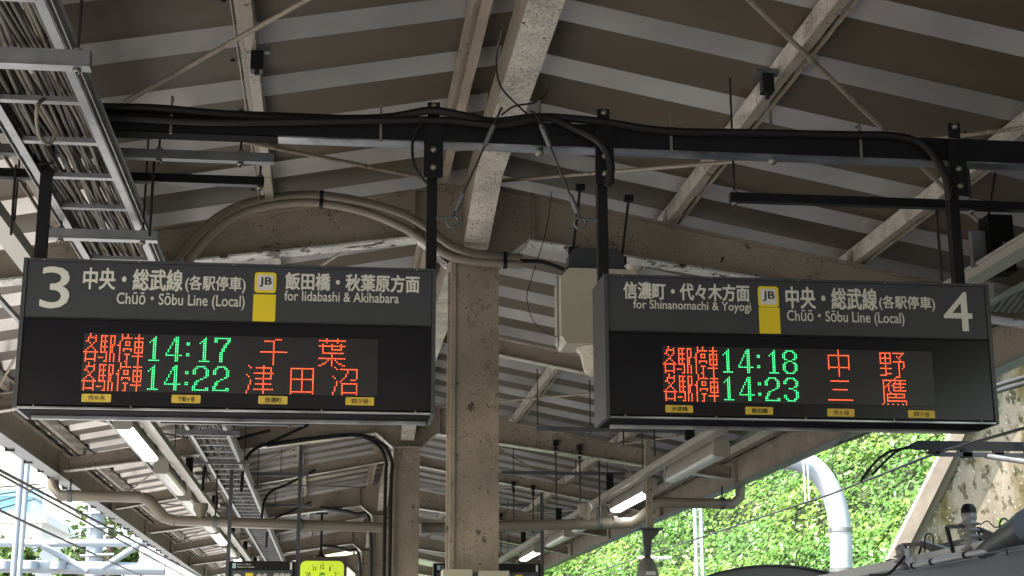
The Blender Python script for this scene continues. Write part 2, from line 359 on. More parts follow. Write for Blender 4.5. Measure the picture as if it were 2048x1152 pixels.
# ridge beam with a haunch in front of every column
for i, Y in enumerate(YC):
    a = MB(); y0b = Y-8.8+.16 if i else -10; prof = [(y0b, 4.5), (Y-1.05, 4.5), (Y-.18, 4.27), (Y-.08, 4.27), (Y-.08, 4.74), (y0b, 4.74)]
    a.prism(prof, 'x', RX-.07, RX+.07); r = a.build('ridge_beam', beige, canopy)
    b = MB(); b.bar((RX, y0b, 4.493), (RX, Y-1.05, 4.493), .165, .012); b.bar((RX, Y-1.051, 4.493), (RX, Y-.18, 4.263), .165, .012, (0, .25, 1)); b.build('bottom_flange', flange, r)
MB().box((RX-.07, YC[-1]+.1, 4.5), (RX+.07, 45.3, 4.74)).build('ridge_beam', beige, canopy)
# purlins: pressed channels running along the platform
def purlin(d, s):
    x = RX+s*d; z = rz(x, ZR)+.003; a = MB(); hgt = .115
    for (u0, u1, v0, v1) in ((-.004, .004, 0, hgt), (.004, .046, 0, .007), (.082, .088, 0, .03), (.004, .088, hgt-.006, hgt)):
        a.box((x+s*u0, -11, z+v0), (x+s*u1, 45.5, z+v1))
    p = a.build('purlin', beige if d > .3 else column_paint, canopy)
    b = MB(); b.box((x-s*.008, -11, z+.002), (x-s*.005, 45.5, z+hgt-.002)); b.build('purlin_face', flange, p)
    for Y in YC+[y+4.4 for y in YC]:
        MB().box((x-s*.009, Y-.05, z-.0), (x-s*.015, Y+.05, z+.09)).build('cleat', beige, p)
for s in (-1, 1):
    for d in (.19, 1.33, 2.63, 3.86):
        if d > .2 or s < 0: purlin(d, s)
# eave beams, fascia and gutter
for s in (-1, 1):
    x = RX+s*4.14; z1 = rz(x, ZP)-.03; a = MB(); a.box((x-s*.006, -11, 3.78), (x+s*.006, 45.5, z1)); a.box((x-s*.055, -11, z1-.012), (x-s*.006, 45.5, z1))
    e = a.build('eave_beam', beige, canopy); b = MB(); b.box((x-s*.075, -11, 3.766), (x+s*.075, 45.5, 3.779)); b.build('bottom_flange', galv, e)
    g = MB(); g.box((x+s*.08, -11, 3.80), (x+s*.16, 45.5, 3.92)); g.box((x+s*.1, -11, 3.93), (x+s*.22, 45.5, 4.12)); g.build('gutter', galv, e)
    c = MB()
    for k in range(13): c.box((x+s*-.05, -8+k*4.4-.006, 3.785), (x-s*.0065, -8+k*4.4+.006, z1-.02))
    c.build('stiffener', beige, e)
    y_ = 9.
    while y_ < 34 and s < 0:
        y_ += random.uniform(.4, 1.3); ww = random.uniform(.03, .1)
        MB().box((x+s*random.uniform(.02, .06), y_, 3.74+random.random()*.02), (x+s*.12, y_+ww, 3.795)).build('bracket', rodm, e)
# diagonal brace rods
for pts in (((250, 204), (640, -16)), ((375, 260), (840, 354)), ((1480, -18), (1760, 262), (1970, 455)), ((1000, 362), (1600, 312)), ((1600, 312), (2060, 254))):
    q = [PR(a, b, ZR-.03) for a, b in pts]; q = [q[0], q[-1]] if len(q) == 3 else q
    MB().tube(q, .013, 8).build('brace_rod', beige, canopy)
random.seed(3)
for i in range(1, 5):
    for s in (-1, 1):
        for (d0, d1) in ((.3, 2.6), (2.6, 4.0)):
            for y0_, y1_ in ((YC[i]+.1, YC[i]+4.35), (YC[i]+8.7, YC[i]+4.45)):
                MB().tube([(RX+s*d0, y0_, rz(RX+d0, ZR)-.03), (RX+s*d1, y1_, rz(RX+d1, ZR)-.03)], .012, 6).build('brace_rod', beige, canopy)

# ---------------------------------------------------------------- signs
SY = 6.88                                                 # front plane of the signs
P16 = .0083
CH = {}
def ch(name, s):
    rows = {}
    for part in s.split(';'):
        r, c = part.split(':'); cols = []
        for q in c.split(','):
            if '-' in q: a, b = q.split('-'); cols += list(range(int(a), int(b)+1))
            else: cols.append(int(q))
        if '-' in r: a, b = r.split('-'); rr = range(int(a), int(b)+1)
        else: rr = [int(r)]
        for x in rr: rows.setdefault(x, []).extend(cols)
    CH[name] = sorted({(r, c) for r in rows for c in rows[r]})
ch('kaku', '0:3;1:3,6;2:2-6;3:2,6;4:1,2,6;5:3,5;6:4;7:3,4;8:2,5;9:1,6;10:0-7;11-13:1,6;14:1-6;15:1,6')
ch('eki', '1:9-12,14-16;2:9,11,14,16;3:9,11,14,16;4:9-12,14,16;5:9,11,14,16;6:9,11,14-16;7:9-12,14,15;8-9:9,11,14,15;10:9-12,14,15;11:12,14,16;12:12,14,16;13:8-10,12,14,16;14:12,14,16;15:11,12,14,16')
ch('tei', '0:20,23;1:20,23;2:20-25;3:20;4:19,22-24;5:19,22,24;6:18,19,22-24;7:19;8:19,21-25;9:19,21,25;10:19;11:19,22-24;12-14:19,23;15:19,22,23')
ch('sha', '0:29;1:29;2:27-31;3:29;4:27-31;5-6:27,29,31;7:27-31;8-9:27,29,31;10:27-31;11:29;12:26-31;13-15:29')
ch('1', '1:3;2:2,3;3:1-3;4:0,2,3;5-13:2,3;14:0-5')
ch('4', '1:5,6;2-3:4-6;4-5:3,5,6;6-7:2,5,6;8-9:1,5,6;10:0,5,6;11:0-8;12-14:5,6')
ch(':', '4-5:0,1;10-11:0,1')
ch('7', '1:0-8;2-3:0,1,7,8;4:6,7;5-6:5,6;7-8:4,5;9-14:3,4')
ch('2', '1:2-6;2:1,2,6,7;3-5:0,1,7,8;6:7,8;7:6,7;8:4,5;9:2,3;10-11:1,2;12:0,1;13:0,1,7,8;14:0-8')
ch('8', '1:2-6;2:1,2,6,7;3-5:0,1,7,8;6:1,2,6,7;7:3-5;8:1,2,6,7;9-12:0,1,7,8;13:1,2,6,7;14:2-6')
ch('3', '1:2-6;2:1,2,6,7;3-4:0,1,7,8;5:7,8;6:6,7;7:3-5;8:6,7;9-10:7,8;11-12:0,1,7,8;13:1,2,6,7;14:2-6')
ch('chi', '1:8-11;2:2-7;3-7:7;8:0-14;9-15:7')
ch('yo', '0:4,10;1:0-14;2:4,10;3:2,7,12;4:0-14;5:2,7,12;6:2,7-12;7:2;8:2-13;9-10:7;11:0-14;12:5,7,9;13:4,7,10;14:2,3,7,11,12;15:0,1,7,13,14')
ch('tsu', '0:1,9;1:2,5-13;2-3:9,13;4:4-14;5:0,9,13;6:1,9,13;7:5-13;8-9:2,9;10:2,5-13;11-12:1,9;13:1,4-14;14-15:0,9')
ch('ta', '1:0-12;2-6:0,6,12;7:0-12;8-13:0,6,12;14:0-12;15:0,12')
ch('numa', '0:3;1:4,6-15;2-3:10,15;4:9,15;5:2,9,15;6:3,8,15;7:7,12-14;8:4,6;9:4,7-15;10:4,7,15;11-13:3,7,15;14:2,7-15;15:2,7,15')
ch('naka', '0-2:6;3:0-12;4-9:0,6,12;10:0-12;11:0,6,12;12-15:6')
ch('san', '2:2-12;7:3-11;13:0-14')
ch('no', '1:0-6,8-14;2:0,3,6,13;3:0,3,6,10,12;4:0-6,11;5:0,3,6,12;6:0,3,6,8-14;7:0-6,11,14;8:3,11,14;9:3,11,14;10:0-6,11,13;11-12:3,11;13:3-6,11;14:0-3,11;15:9-11')
ch('taka', '0:8;1:1-14;2:1,5,8,11;3:1,4,7-14;4:1,3,4,6,7,11;5:1,2,4,7-13;6:1,4,7,11;7:1,4,7-14;8:1,5;9:1,3-13;10:1,3,8,13;11:1,3-13;12:1,3;13:1,3-14;14:1,14;15:0,3,6,9,12,14')
def led(parent, key, x0, z0, col, line, m):               # x0: centre of column 0, z0: centre of row 0
    a = MB(); nn = 6; r = .0026
    for (rw, c) in CH[key]:
        x = x0+(col+c)*P16; z = z0-(line*16+rw)*P16
        ring = [(x+r*math.cos(math.pi/3*k), (SY-0.0105), z+r*math.sin(math.pi/3*k)) for k in range(nn)]
        tip = [(x+r*.5*math.cos(math.pi/3*k), (SY-0.0130), z+r*.5*math.sin(math.pi/3*k)) for k in range(nn)]
        a.add(ring+tip, [(k, (k+1) % nn, nn+(k+1) % nn, nn+k) for k in range(nn)]+[tuple(range(nn, 2*nn))])
    a.build('led_character', m, parent)
def sign(X0, X1, label, mx0, mz0, hdr_z, texts, leds, tags, badge_px, yel_px, post_x):
    ZB, ZT = 2.7137, 3.406; xc = (X0+X1)/2
    root = thing('platform_sign', (xc, (SY+0.1500), ZB), label, 'sign', 'departure signs hanging over the platform')
    body = MB().box((X0+.012, (SY+0.0120), ZB+.02), (X1-.012, (SY+0.2900), ZT-.012)).build('housing', frame_m, root)
    fr = MB()
    for xa, xb in ((X0, X0+.018), (X1-.018, X1)): fr.box((xa, (SY-0.0160), ZB), (xb, (SY+0.3100), ZT))
    fr.box((X0+.018, (SY-0.0120), ZT-.012), (X1-.018, (SY+0.3100), ZT)); fr.build('frame', frame_m, root)
    rl = MB(); rl.box((X0+.02, (SY-0.0180), ZB-.001), (X1-.02, (SY+0.0050), ZB+.007)); rl.box((X0+.05, (SY+0.1600), ZB-.022), (X1-.03, (SY+0.1750), ZB-.005)); rl.build('bottom_rail', alu, root)
    un = MB(); un.box((X0+.02, (SY+0.0080), ZB-.004), (X1-.02, (SY+0.2900), ZB+.018)); un.build('underside_tray', mblack, root)
    MB().box((X0+.02, (SY-0.0080), hdr_z+.004), (X1-.02, (SY+0.0100), ZT-.014)).build('header_panel', header, root)
    MB().box((X0+.02, (SY-0.0100), hdr_z-.006), (X1-.02, (SY+0.0080), hdr_z+.003)).build('divider_strip', black, root)
    MB().box((X0+.02, (SY-0.0060), ZB+.018), (X1-.02, (SY+0.0100), hdr_z-.008)).build('display_window', glossb, root)
    MB().box((mx0, (SY-0.0090), mz0-32*P16), (mx0+160*P16, (SY-0.0040), mz0)).build('led_matrix', ledcover, root)
    for s, bx, bold in texts:
        a, b = P(bx[0], (bx[1]+bx[3])/2, Y=(SY-0.0100)), P(bx[2], (bx[1]+bx[3])/2, Y=(SY-0.0100)); t, u = P((bx[0]+bx[2])/2, bx[1], Y=(SY-0.0100)), P((bx[0]+bx[2])/2, bx[3], Y=(SY-0.0100))
        text_part('lettering', s, a.x, b.x, u.z, t.z, (SY-0.0105), letter, root, bold)
    for key, c, line, m in leds: led(root, key, mx0+P16/2, mz0-P16/2, c, line, m)
    for s, bx in tags:
        a = P(bx[0], (bx[1]+bx[3])/2, Y=(SY-0.0100)); b = P(bx[2], (bx[1]+bx[3])/2, Y=(SY-0.0100)); t = P((bx[0]+bx[2])/2, bx[1], Y=(SY-0.0100)); u = P((bx[0]+bx[2])/2, bx[3], Y=(SY-0.0100))
        tg = MB().prism(rrect(a.x, b.x, u.z, t.z, .004), 'y', (SY-0.0100), (SY-0.0065)).build('station_tag', tagy, root)
        wd = b.x-a.x; hh = t.z-u.z; text_part('tag_lettering', s, a.x+wd*.22, b.x-wd*.2, u.z+hh*.18, t.z-hh*.18, (SY-0.0115), ink, tg, .003)
    a = P(badge_px[0], 580, Y=(SY-0.0100)).x; b = P(badge_px[2], 580, Y=(SY-0.0100)).x; xm = (badge_px[0]+badge_px[2])/2; t = P(xm, badge_px[1], Y=(SY-0.0100)).z; u = P(xm, badge_px[3], Y=(SY-0.0100)).z
    bd = MB().prism(rrect(a, b, u, t, .014), 'y', (SY-0.0120), (SY-0.0085)).build('line_badge', yellow, root)
    wd = b-a; MB().prism(rrect(a+.012, b-.012, u+.012, t-.012, .008), 'y', (SY-0.0132), (SY-0.0115)).build('badge_centre', badge, bd)
    text_part('badge_lettering', 'JB', a+wd*.22, b-wd*.2, u+(t-u)*.27, t-(t-u)*.24, (SY-0.0140), ink, bd, .012)
    a = P(yel_px[0], 615, Y=(SY-0.0100)).x; b = P(yel_px[2], 615, Y=(SY-0.0100)).x; xm = (yel_px[0]+yel_px[2])/2
    MB().box((a, (SY-0.0115), hdr_z+.005), (b, (SY-0.0085), P(xm, yel_px[1], Y=(SY-0.0100)).z)).build('line_colour_bar', yellow, root)
    for k_ in range(5):
        for z_ in (ZT-.006, ZB+.012): MB().lathe([(0, -.003), (.004, -.002), (.005, 0)], (X0+.09+k_*(X1-X0-.18)/4, (SY-0.0120) if z_ > 3 else (SY-0.0180), z_), 8, 'y').build('screw', bolt_m, root)
    for i, x in enumerate(post_x):
        pz = 4.62 if i or X0 < 0 else 4.62
        ps = MB().box((x-.025, (SY+0.1000), ZT), (x+.025, (SY+0.1550), 4.051)).build('post', black, root)
        MB().box((x-.046, (SY+0.0220), 3.8704), (x+.046, (SY+0.0340), 4.1671)).build('bracket_plate', black, ps)
        MB().box((x-.03, (SY+0.0350), 4.18), (x+.03, (SY+0.0450), 4.2574)).build('bracket_lug', black, ps)
        bm = MB()
        for z in (4.008, 3.9177, 4.2359): bm.lathe([(0, -.014), (.013, -.014), (.015, -.010), (.015, .012)], (x, (SY+0.0180) if z < 4.1 else (SY+0.0300), z), 8, 'y')
        bm.build('bolt', bolt_m, ps)
    return root
G, R_ = greenl, redl
kk = [(k, 0, l_, R_) for l_ in (0, 1) for k in ('kaku', 'eki', 'tei', 'sha')]
tm = [('1', 35, 0, G), ('4', 44, 0, G), (':', 55, 0, G), ('1', 35, 1, G), ('4', 44, 1, G), (':', 55, 1, G)]
sign(-1.42072, 0.46096, 'left large hanging sign with a big 3 and towns Iidabashi and Akihabara', -1.13176, 3.062, 3.1291,
     [('3', (81, 533, 140, 617), .012), ('中央・総武線', (166, 537, 366, 581), .022), ('(各駅停車)', (370.5, 552, 491.6, 586), .012), ('Chūō・Sōbu Line (Local)', (233, 587, 489.6, 618), .006),
      ('飯田橋・秋葉原方面', (570, 547.7, 839.6, 583), .022), ('for Iidabashi & Akihabara', (568.8, 584, 797.8, 604), .006)],
     kk+tm+[('1', 62, 0, G), ('7', 70, 0, G), ('2', 59, 1, G), ('2', 70, 1, G), ('chi', 95, 0, R_), ('yo', 127, 0, R_), ('tsu', 88, 1, R_), ('ta', 112, 1, R_), ('numa', 133, 1, R_)],
     [('代々木', (163, 788, 222, 804)), ('千駄ヶ谷', (343, 790, 401, 806)), ('信濃町', (516.5, 792, 575, 808)), ('四ツ谷', (691, 794.5, 748, 810.5))],
     (508.8, 545, 552, 585.6), (506, 589, 551, 646), (-1.376, 0.44462))
sign(1.2599, 3.1734, 'right large hanging sign with a big 4 and towns Shinanomachi and Yoyogi', 1.5351, 3.062, 3.1274,
     [('信濃町・代々木方面', (1246.6, 566, 1499, 601), .022), ('for Shinanomachi & Yoyogi', (1266.5, 602, 1502, 625), .006), ('中央・総武線', (1571, 575, 1754, 619), .022), ('(各駅停車)', (1758, 592, 1870, 622), .012),
      ('Chūō・Sōbu Line (Local)', (1574, 622, 1808.5, 651), .006), ('4', (1887, 584, 1944, 662), .012)],
     kk+tm+[('1', 62, 0, G), ('8', 70, 0, G), ('2', 59, 1, G), ('3', 70, 1, G), ('naka', 97, 0, R_), ('no', 128, 0, R_), ('san', 96, 1, R_), ('taka', 128, 1, R_)],
     [('水道橋', (1331, 810.5, 1386, 825)), ('飯田橋', (1491, 814, 1546, 829)), ('市ヶ谷', (1655, 817.5, 1709, 833)), ('四ツ谷', (1816.5, 821, 1870, 836))],
     (1515.5, 573, 1556.5, 614), (1517.4, 615, 1559, 671), (1.2814, 3.0831))
# ---------------------------------------------------------------- beam that carries the signs, with its hoses
bm_ = thing('sign_support_beam', (1.1, (SY+0.1300), 4.0596), 'long black steel channel beam carrying both departure signs across the platform', 'beam')
a = MB(); a.box((-2.1, (SY+0.0500), 4.0613), (4.6, (SY+0.0600), 4.18)); a.box((-2.1, (SY+0.0600), 4.1731), (4.6, (SY+0.1400), 4.18)); a.box((-2.1, (SY+0.1300), 4.0613), (4.6, (SY+0.1400), 4.1731)); a.build('channel', black, bm_)
MB().box((-.30, (SY+0.0470), 4.0527), (4.6, (SY+0.1430), 4.0605)).build('bottom_face', alu, bm_)
MB().box((-2.1, (SY+0.0470), 4.0527), (-.30, (SY+0.1430), 4.0605)).build('bottom_face', mblack, bm_)
for px in (342, 762, 1342, 1720):
    x = P(px, 240, Y=(SY+0.0300)).x; b = MB(); b.box((x-.006, (SY+0.0360), 4.0467), (x+.006, (SY+0.0440), 4.2316)); b.box((x-.006, (SY+0.0360), 4.2316), (x+.006, (SY+0.1000), 4.2368)); b.build('cable_band', bolt_m, bm_)
for px in (1078, 1540):
    x = P(px, 240, Y=(SY+0.1000)).x; b = MB(); b.tube([(x, (SY+0.0900), 4.0166), (x, (SY+0.0900), 4.309)], .008, 6); b.lathe([(0, -.02), (.02, -.02), (.02, .006), (0, .006)], (x, (SY+0.0900), 4.045), 6); b.build('hanging_bolt', bolt_m, bm_)
def hose(name, pxs, Y, r, m, label, cat='cable', grp=None, n=5):
    pts = [P(p[0], p[1], Y=(p[2] if len(p) > 2 else Y)) for p in pxs]
    sp_ = spline(pts, n if name != 'conduit' else 26); rr = r if name != 'conduit' else [r*(1.0 if k_ % 2 else .90) for k_ in range(len(sp_))]
    o = MB().tube(sp_, rr, 10 if name == 'conduit' else 8).build(name, m)
    if name == 'conduit':
        for k_ in (int(len(sp_)*.42), int(len(sp_)*.73), len(sp_)-14): MB().tube([sp_[k_], sp_[k_+2]], r*1.12, 10).build('cable_tie', black, o)
    return tag(o, label, cat, grp)
hose('hose', [(150, 214), (300, 216), (420, 226), (560, 236), (760, 236), (860, 221, (SY-0.0100)), (930, 232, (SY-0.0100)), (990, 243), (1080, 234), (1200, 243), (1330, 262), (1520, 266), (1700, 270), (1790, 272), (1850, 292), (1888, 345, (SY-0.0300)), (1900, 400, (SY-0.0100))], (SY+0.0200), .021, blackrub, 'thick black hose along the sign beam dropping beside the right end post')
hose('hose', [(160, 232), (300, 238), (420, 244), (600, 243), (800, 240), (900, 241), (1000, 250), (1090, 236), (1150, 258), (1200, 285, (SY-0.0400)), (1222, 330, (SY-0.0400)), (1214, 372, (SY-0.0200))], (SY+0.0000), .019, blackrub, 'black hose curling down in front of the left post of sign 4')
hose('cable', [(852, 237), (828, 270), (826, 320), (840, 350), (858, 370)], (SY-0.0100), .007, blackrub, 'thin black cable looping beside the right post of sign 3')
# ---------------------------------------------------------------- safety wires
def wire_thing(pts, label, ring):
    root = thing('safety_wire', pts[-1], label, 'wire', 'safety wires hooked round the ridge beam')
    MB().tube(spline(pts, 5), .0055, 6).build('wire_rope', rodm, root)
    d = (pts[-1]-pts[0]); a_ = pts[0]
    for t0, t1 in ((.0, .22), (.74, .93)):
        MB().tube([pts[1].lerp(pts[-1], t0), pts[1].lerp(pts[-1], t1)], .013, 6).build('turnbuckle', galv_d, root)
    c = pts[-1]; rp = [c+Vector((.03*math.cos(k*.7), 0, .03*math.sin(k*.7)-.02)) for k in range(10)]
    MB().tube(rp, .006, 6).build('ring', galv_d, root)
    MB().tube([c, ring], .007, 6).build('eye_bolt', galv_d, root)
wire_thing([P(1003, 215, Y=6.9), P(988, 250, Y=6.84), P(905, 435, Y=6.98)], 'left safety wire slanting down leftwards to the right post of sign 3', P(872, 437, Y=6.98))
wire_thing([P(1062, 222, Y=6.9), P(1082, 250, Y=6.84), P(1160, 438, Y=6.98)], 'right safety wire with round ring slanting down rightwards to sign 4', P(1195, 441, Y=6.98))
tag(MB().tube(spline([P(1005, 60, Y=6.9), P(993, 110, Y=7.1), P(1000, 170, Y=7.1), P(1040, 215, Y=7.0), P(1085, 255, Y=6.83)], 5), .005, 6).build('wire_loop', rodm), 'slack wire loop hanging beside the ridge beam above the signs', 'wire')
tag(MB().tube(spline([P(1003, 230, Y=6.85), P(1030, 212, Y=7.0), P(1070, 205, Y=7.1), P(1092, 185, Y=7.35), P(1095, 150, Y=7.2)], 5), .005, 6).build('wire_loop', rodm), 'wire loop passing under the pale underside of the ridge beam', 'wire')
# ---------------------------------------------------------------- beige conduits and the loudspeaker
hose('conduit', [(335, 545), (390, 475), (450, 425), (520, 400), (620, 389), (720, 402), (800, 425), (850, 452), (905, 492), (960, 508), (1045, 516)], 9.5, .029, conduit_m, 'upper beige corrugated conduit arching over the rafter to the column head', 'conduit', 'beige conduits arching across the rafter', 7)
hose('conduit', [(357, 550), (410, 482), (465, 436), (530, 413), (620, 405), (720, 421), (800, 452), (850, 482), (900, 512), (960, 524), (1045, 530)], 9.42, .029, conduit_m, 'lower beige corrugated conduit arching over the rafter to the column head', 'conduit', 'beige conduits arching across the rafter', 7)
hose('cable', [(1040, 522), (1085, 524), (1130, 540)], 9.45, .014, blackrub, 'short black cable leaving the beige conduits for the loudspeaker bracket')
sp = thing('loudspeaker', P(1190, 735, Y=9.35), 'cream hanging box with tapered cone underneath, left of sign 4', 'loudspeaker')
def pq(px, py, Y=9.3): q = P(px, py, Y=Y); return (q.x, q.z)
x0, x1 = P(1118, 600, Y=9.3).x, P(1118, 600, Y=9.3).x+.52; zt, zb2 = P(1118, 543, Y=9.3).z, P(1118, 692, Y=9.3).z
MB().prism([(x0, zb2+.05), (x0+.03, zb2), (x1-.03, zb2), (x1, zb2+.05), (x1, zt-.06), (x1-.05, zt), (x0+.05, zt), (x0, zt-.06)], 'y', 9.2, 9.5).build('casing', cream, sp)
MB().box((x0-.006, 9.32, zb2-.004), (x0+.0, 9.34, zt-.02)).build('side_seam', galv_d, sp)
MB().lathe([(0, 0), (.085, 0), (.105, .03), (.13, .14), (.15, .15), (.15, .17)], (P(1190, 700, Y=9.35).x+.03, 9.35, zb2-.172), 20).build('cone', cream, sp)
MB().prism([(x0+.03, zt+.003), (x0+.06, zt+.03), (x0+.06, zt+.10), (x0+.10, zt+.15), (x0+.38, zt+.15), (x0+.42, zt+.10), (x0+.42, zt+.03), (x0+.45, zt+.003)], 'y', 9.25, 9.36).build('hanger_bracket', frame_m, sp)
for px, py, qy in ((1160, 378, 500), (1257, 400, 520)):
    a = P(px, py, Y=9.32); b = P(px-14, qy, Y=9.32); r = MB().tube([a, b], .009, 6).build('hanger_rod', rodm, sp)
    MB().box((a.x-.03, a.y-.02, a.z-.01), (a.x+.03, a.y+.02, a.z+.03)).build('beam_clamp', black, r); MB().box((b.x-.03, b.y-.02, b.z-.03), (b.x+.03, b.y+.02, b.z+.02)).build('clamp', black, r)
tag(MB().tube(spline([P(1104, 383, Y=9.5), P(1090, 470, Y=9.5), P(1062, 560, Y=9.5), P(1054, 600, Y=9.5), P(1072, 650, Y=9.5), P(1115, 675, Y=9.4)], 5), .003, 5).build('drooping_wire', rodm), 'hair-thin wire drooping between rafter and cream loudspeaker', 'wire')
# cabinets at the column
cab = thing('column_cabinet', (RX, 9.4, 1.7), 'pair of beige boxes fixed to the near column at the bottom edge', 'cabinet')
MB().box((.692, 9.4, 1.4), (.872, 9.59, 2.168)).build('panel', cream, cab); MB().box((.91, 9.4, 1.4), (1.10, 9.59, 2.160)).build('panel', cream, cab); MB().box((.873, 9.44, 1.4), (.909, 9.58, 2.15)).build('post', frame_m, cab)
# ---------------------------------------------------------------- cable ladder
lad = thing('cable_ladder', (-1.24, 9, 3.85), 'galvanised ladder tray full of grey cables running along the left side under the roof', 'cable tray')
for x, m_ in ((-1.436, galv), (-1.038, galv)):
    a = MB(); a.box((x-.004, -2, 3.85), (x+.004, 44, 3.93)); sg = 1 if x < -1.2 else -1; a.box((x, -2, 3.845), (x+sg*.036, 44, 3.85)); a.box((x, -2, 3.93), (x-sg*.02, 44, 3.934)); a.box((x-sg*.02, -2, 3.85), (x-sg*.024, 44, 3.865)); a.build('side_rail', m_, lad)
rg = MB().box((-1.400, 6.046-.02, 3.853), (-1.074, 6.046+.02, 3.875)).build('rung', galv, lad)
for k in range(-3, 72):
    if k == 0: continue
    o = rg.copy(); COL.objects.link(o); o.parent = lad; o.location = (0, k*.506, 0)
random.seed(11)
for i in range(26):
    x = -1.405+.33*((i*7) % 26)/26; z = 3.892+.035*random.random(); pts = []
    y = -2
    while y < 44: pts.append((min(max(x+random.uniform(-.022, .022), -1.415), -1.06), y, z+random.uniform(-.012, .02))); y += .6 if y < 14 else 2
    pts = spline(pts, 3)
    MB().tube(pts, random.choice((.008, .010, .013)), 5).build('cable', random.choice(cable_m[:3]+[cable_m[1]]), lad)
MB().tube(spline([P(92, 195, Z=3.88), P(74, 215, Z=3.80), P(78, 268, Z=3.76), P(98, 288, Z=3.74), P(112, 265, Z=3.79)], 5), .009, 6).build('cable_loop', cable_m[2], lad)
# ---------------------------------------------------------------- strut channels on threaded rods
def strut(pa, pb, Y, label, rods, m=galv_d, ht=.04, wd=.04, grp='strut channels hung on rods', rod_up=4.7, below=.05, short=False):
    a = P(*pa, Y=Y); b = P(*pb, Y=Y); a = Vector((a.x, Y, (a.z+b.z)/2)); b = Vector((b.x, Y, a.z))
    root = thing('strut_channel', (a+b)/2, label, 'support channel', grp)
    c = MB(); c.bar(a+Vector((0, 0, .004)), b+Vector((0, 0, .004)), wd, ht); c.box((a.x, Y-wd/2-.004, a.z-ht/2-.004), (b.x, Y+wd/2+.004, a.z-ht/2+.002)); c.build('channel', m, root)
    for t in rods:
        p = a.lerp(b, t); up = p.z+.09 if short else rz(p.x, ZR)+.1
        r = MB().tube([(p.x, Y, p.z-below), (p.x, Y, up)], .006, 6).build('threaded_rod', rodm, root)
        MB().lathe([(0, -.012), (.016, -.012), (.016, .0), (0, 0)], (p.x, Y, p.z-ht/2-.006), 6).build('nut', bolt_m, r)
        MB().lathe([(0, .0), (.016, .0), (.016, .012), (0, .012)], (p.x, Y, p.z+ht/2+.006), 6).build('nut', bolt_m, r)
    return root
strut((-30, 112), (182, 124), 5.17, 'nearest galvanised cross channel under the cable ladder at the top left corner', (.87,), galv, .055, .05)
strut((95, 466), (316, 476), 7.78, 'galvanised cross channel under the cable ladder just above sign 3', (.12, .86), galv, .045, .05)
strut((-20, 296), (548, 320), 7.3, 'long grey channel left of the ridge passing above sign 3', (.59, .88), galv_d, short=True)
strut((-20, 338), (528, 372), 7.7, 'dark channel left of the ridge between the long grey channel and sign 3', (.985,), black, short=True)
strut((1460, 396), (2060, 414), 7.4, 'dark channel right of the ridge between the sign beam and sign 4', (.015, .8), black)
for (p0, p1, yy, lab) in (((308, 322), (299, 474), 7.55, 'dark rod hanging between the long grey channel and the cable ladder'), ((1872, 418), (1884, 560), 7.5, 'dark rod hanging left of the right post of sign 4'), ((32, 330), (22, 470), 7.6, 'thin dark rod at the far left edge above sign 3')):
    tag(MB().tube([P(*p0, Y=yy), P(*p1, Y=yy)], .008, 6).build('hanging_rod', rodm), lab, 'rod')
for i, (pa, pb, Y, rods) in enumerate([((322, 842), (608, 847), 13.8, (.4, .9)), ((352, 864), (480, 868), 14.85, (.1, .9)), ((388, 923), (500, 926), 17.5, (.1, .9)), ((432, 973), (524, 976), 20.4, (.1, .9)), ((440, 1009), (624, 1012), 26.6, (.15, .6, .9)), ((390, 946), (618, 950), 21.5, (.1, .75)), ((480, 1068), (552, 1070), 29.0, (.1, .9)), ((503, 1090), (565, 1092), 32, (.1, .9)),
                                        ((1072, 857), (1380, 862), 15.6, (.01, .35, .52)), ((1002, 945), (1250, 948), 21, (.1, .6)), ((1000, 1009), (1150, 1011), 27, (.1, .6)), ((862, 1097), (892, 1098), 40, (.1,))]):
    strut(pa, pb, Y, ['cross channel just below sign 3 with long right arm', 'short cross channel under the ladder, first below sign 3', 'short cross channel under the ladder, second below sign 3', 'short cross channel under the ladder, third below sign 3', 'long cross channel above the drain pipe left of the columns', 'wide thin channel behind the second ladder channel', 'short ladder channel just below the drain pipe', 'short ladder channel just above the distant sign 3',
                            'dark channel hung below the left end of sign 4', 'thin channel right of the near column halfway to the drain pipe', 'thin channel right of the near column just above the drain pipe', 'tiny channel seen between the two nearest columns'][i], rods, galv_d)
# clamps and joints on the near purlins
for px, py, lab in ((515, 105, 'dark clamp with hanging rod on the left purlin above the sign beam'), (1533, 150, 'dark clamp with hanging rod on the right purlin above the sign beam')):
    p = PR(px, py, ZR); root = thing('beam_clamp', p, lab, 'clamp', 'dark clamps on the purlins'); r = MB(); r.box((p.x-.03, p.y-.03, p.z-.10), (p.x+.03, p.y+.03, p.z+.0)); r.build('clamp_body', black, root)
    MB().box((p.x-.06, p.y-.02, p.z+.0), (p.x+.06, p.y+.02, p.z+.03)).build('jaw', galv_d, root)
    MB().tube([(p.x, p.y, p.z-.1), (p.x, p.y, 4.40 if px < 1000 else 4.40)], .012, 6).build('rod', rodm, root)
q = P(1990, 490, Y=7.6); bx = thing('cable_box', q, 'black box hung on a bracket right of the last sign post', 'box')
MB().box((q.x-.05, 7.55, q.z-.16), (q.x+.09, 7.68, q.z+.16)).build('casing', mblack, bx); MB().box((q.x-.13, 7.6, q.z-.12), (q.x-.052, 7.64, q.z+.08)).build('side_plate', galv_d, bx)
MB().tube([(q.x-.02, 7.61, q.z+.16), (q.x+.04, 7.61, q.z+.42)], .008, 6).build('hanger_rod', rodm, bx); MB().tube([(q.x+.02, 7.54, q.z-.02), (q.x+.3, 7.54, q.z-.01)], .022, 8).build('spigot', galv_d, bx)
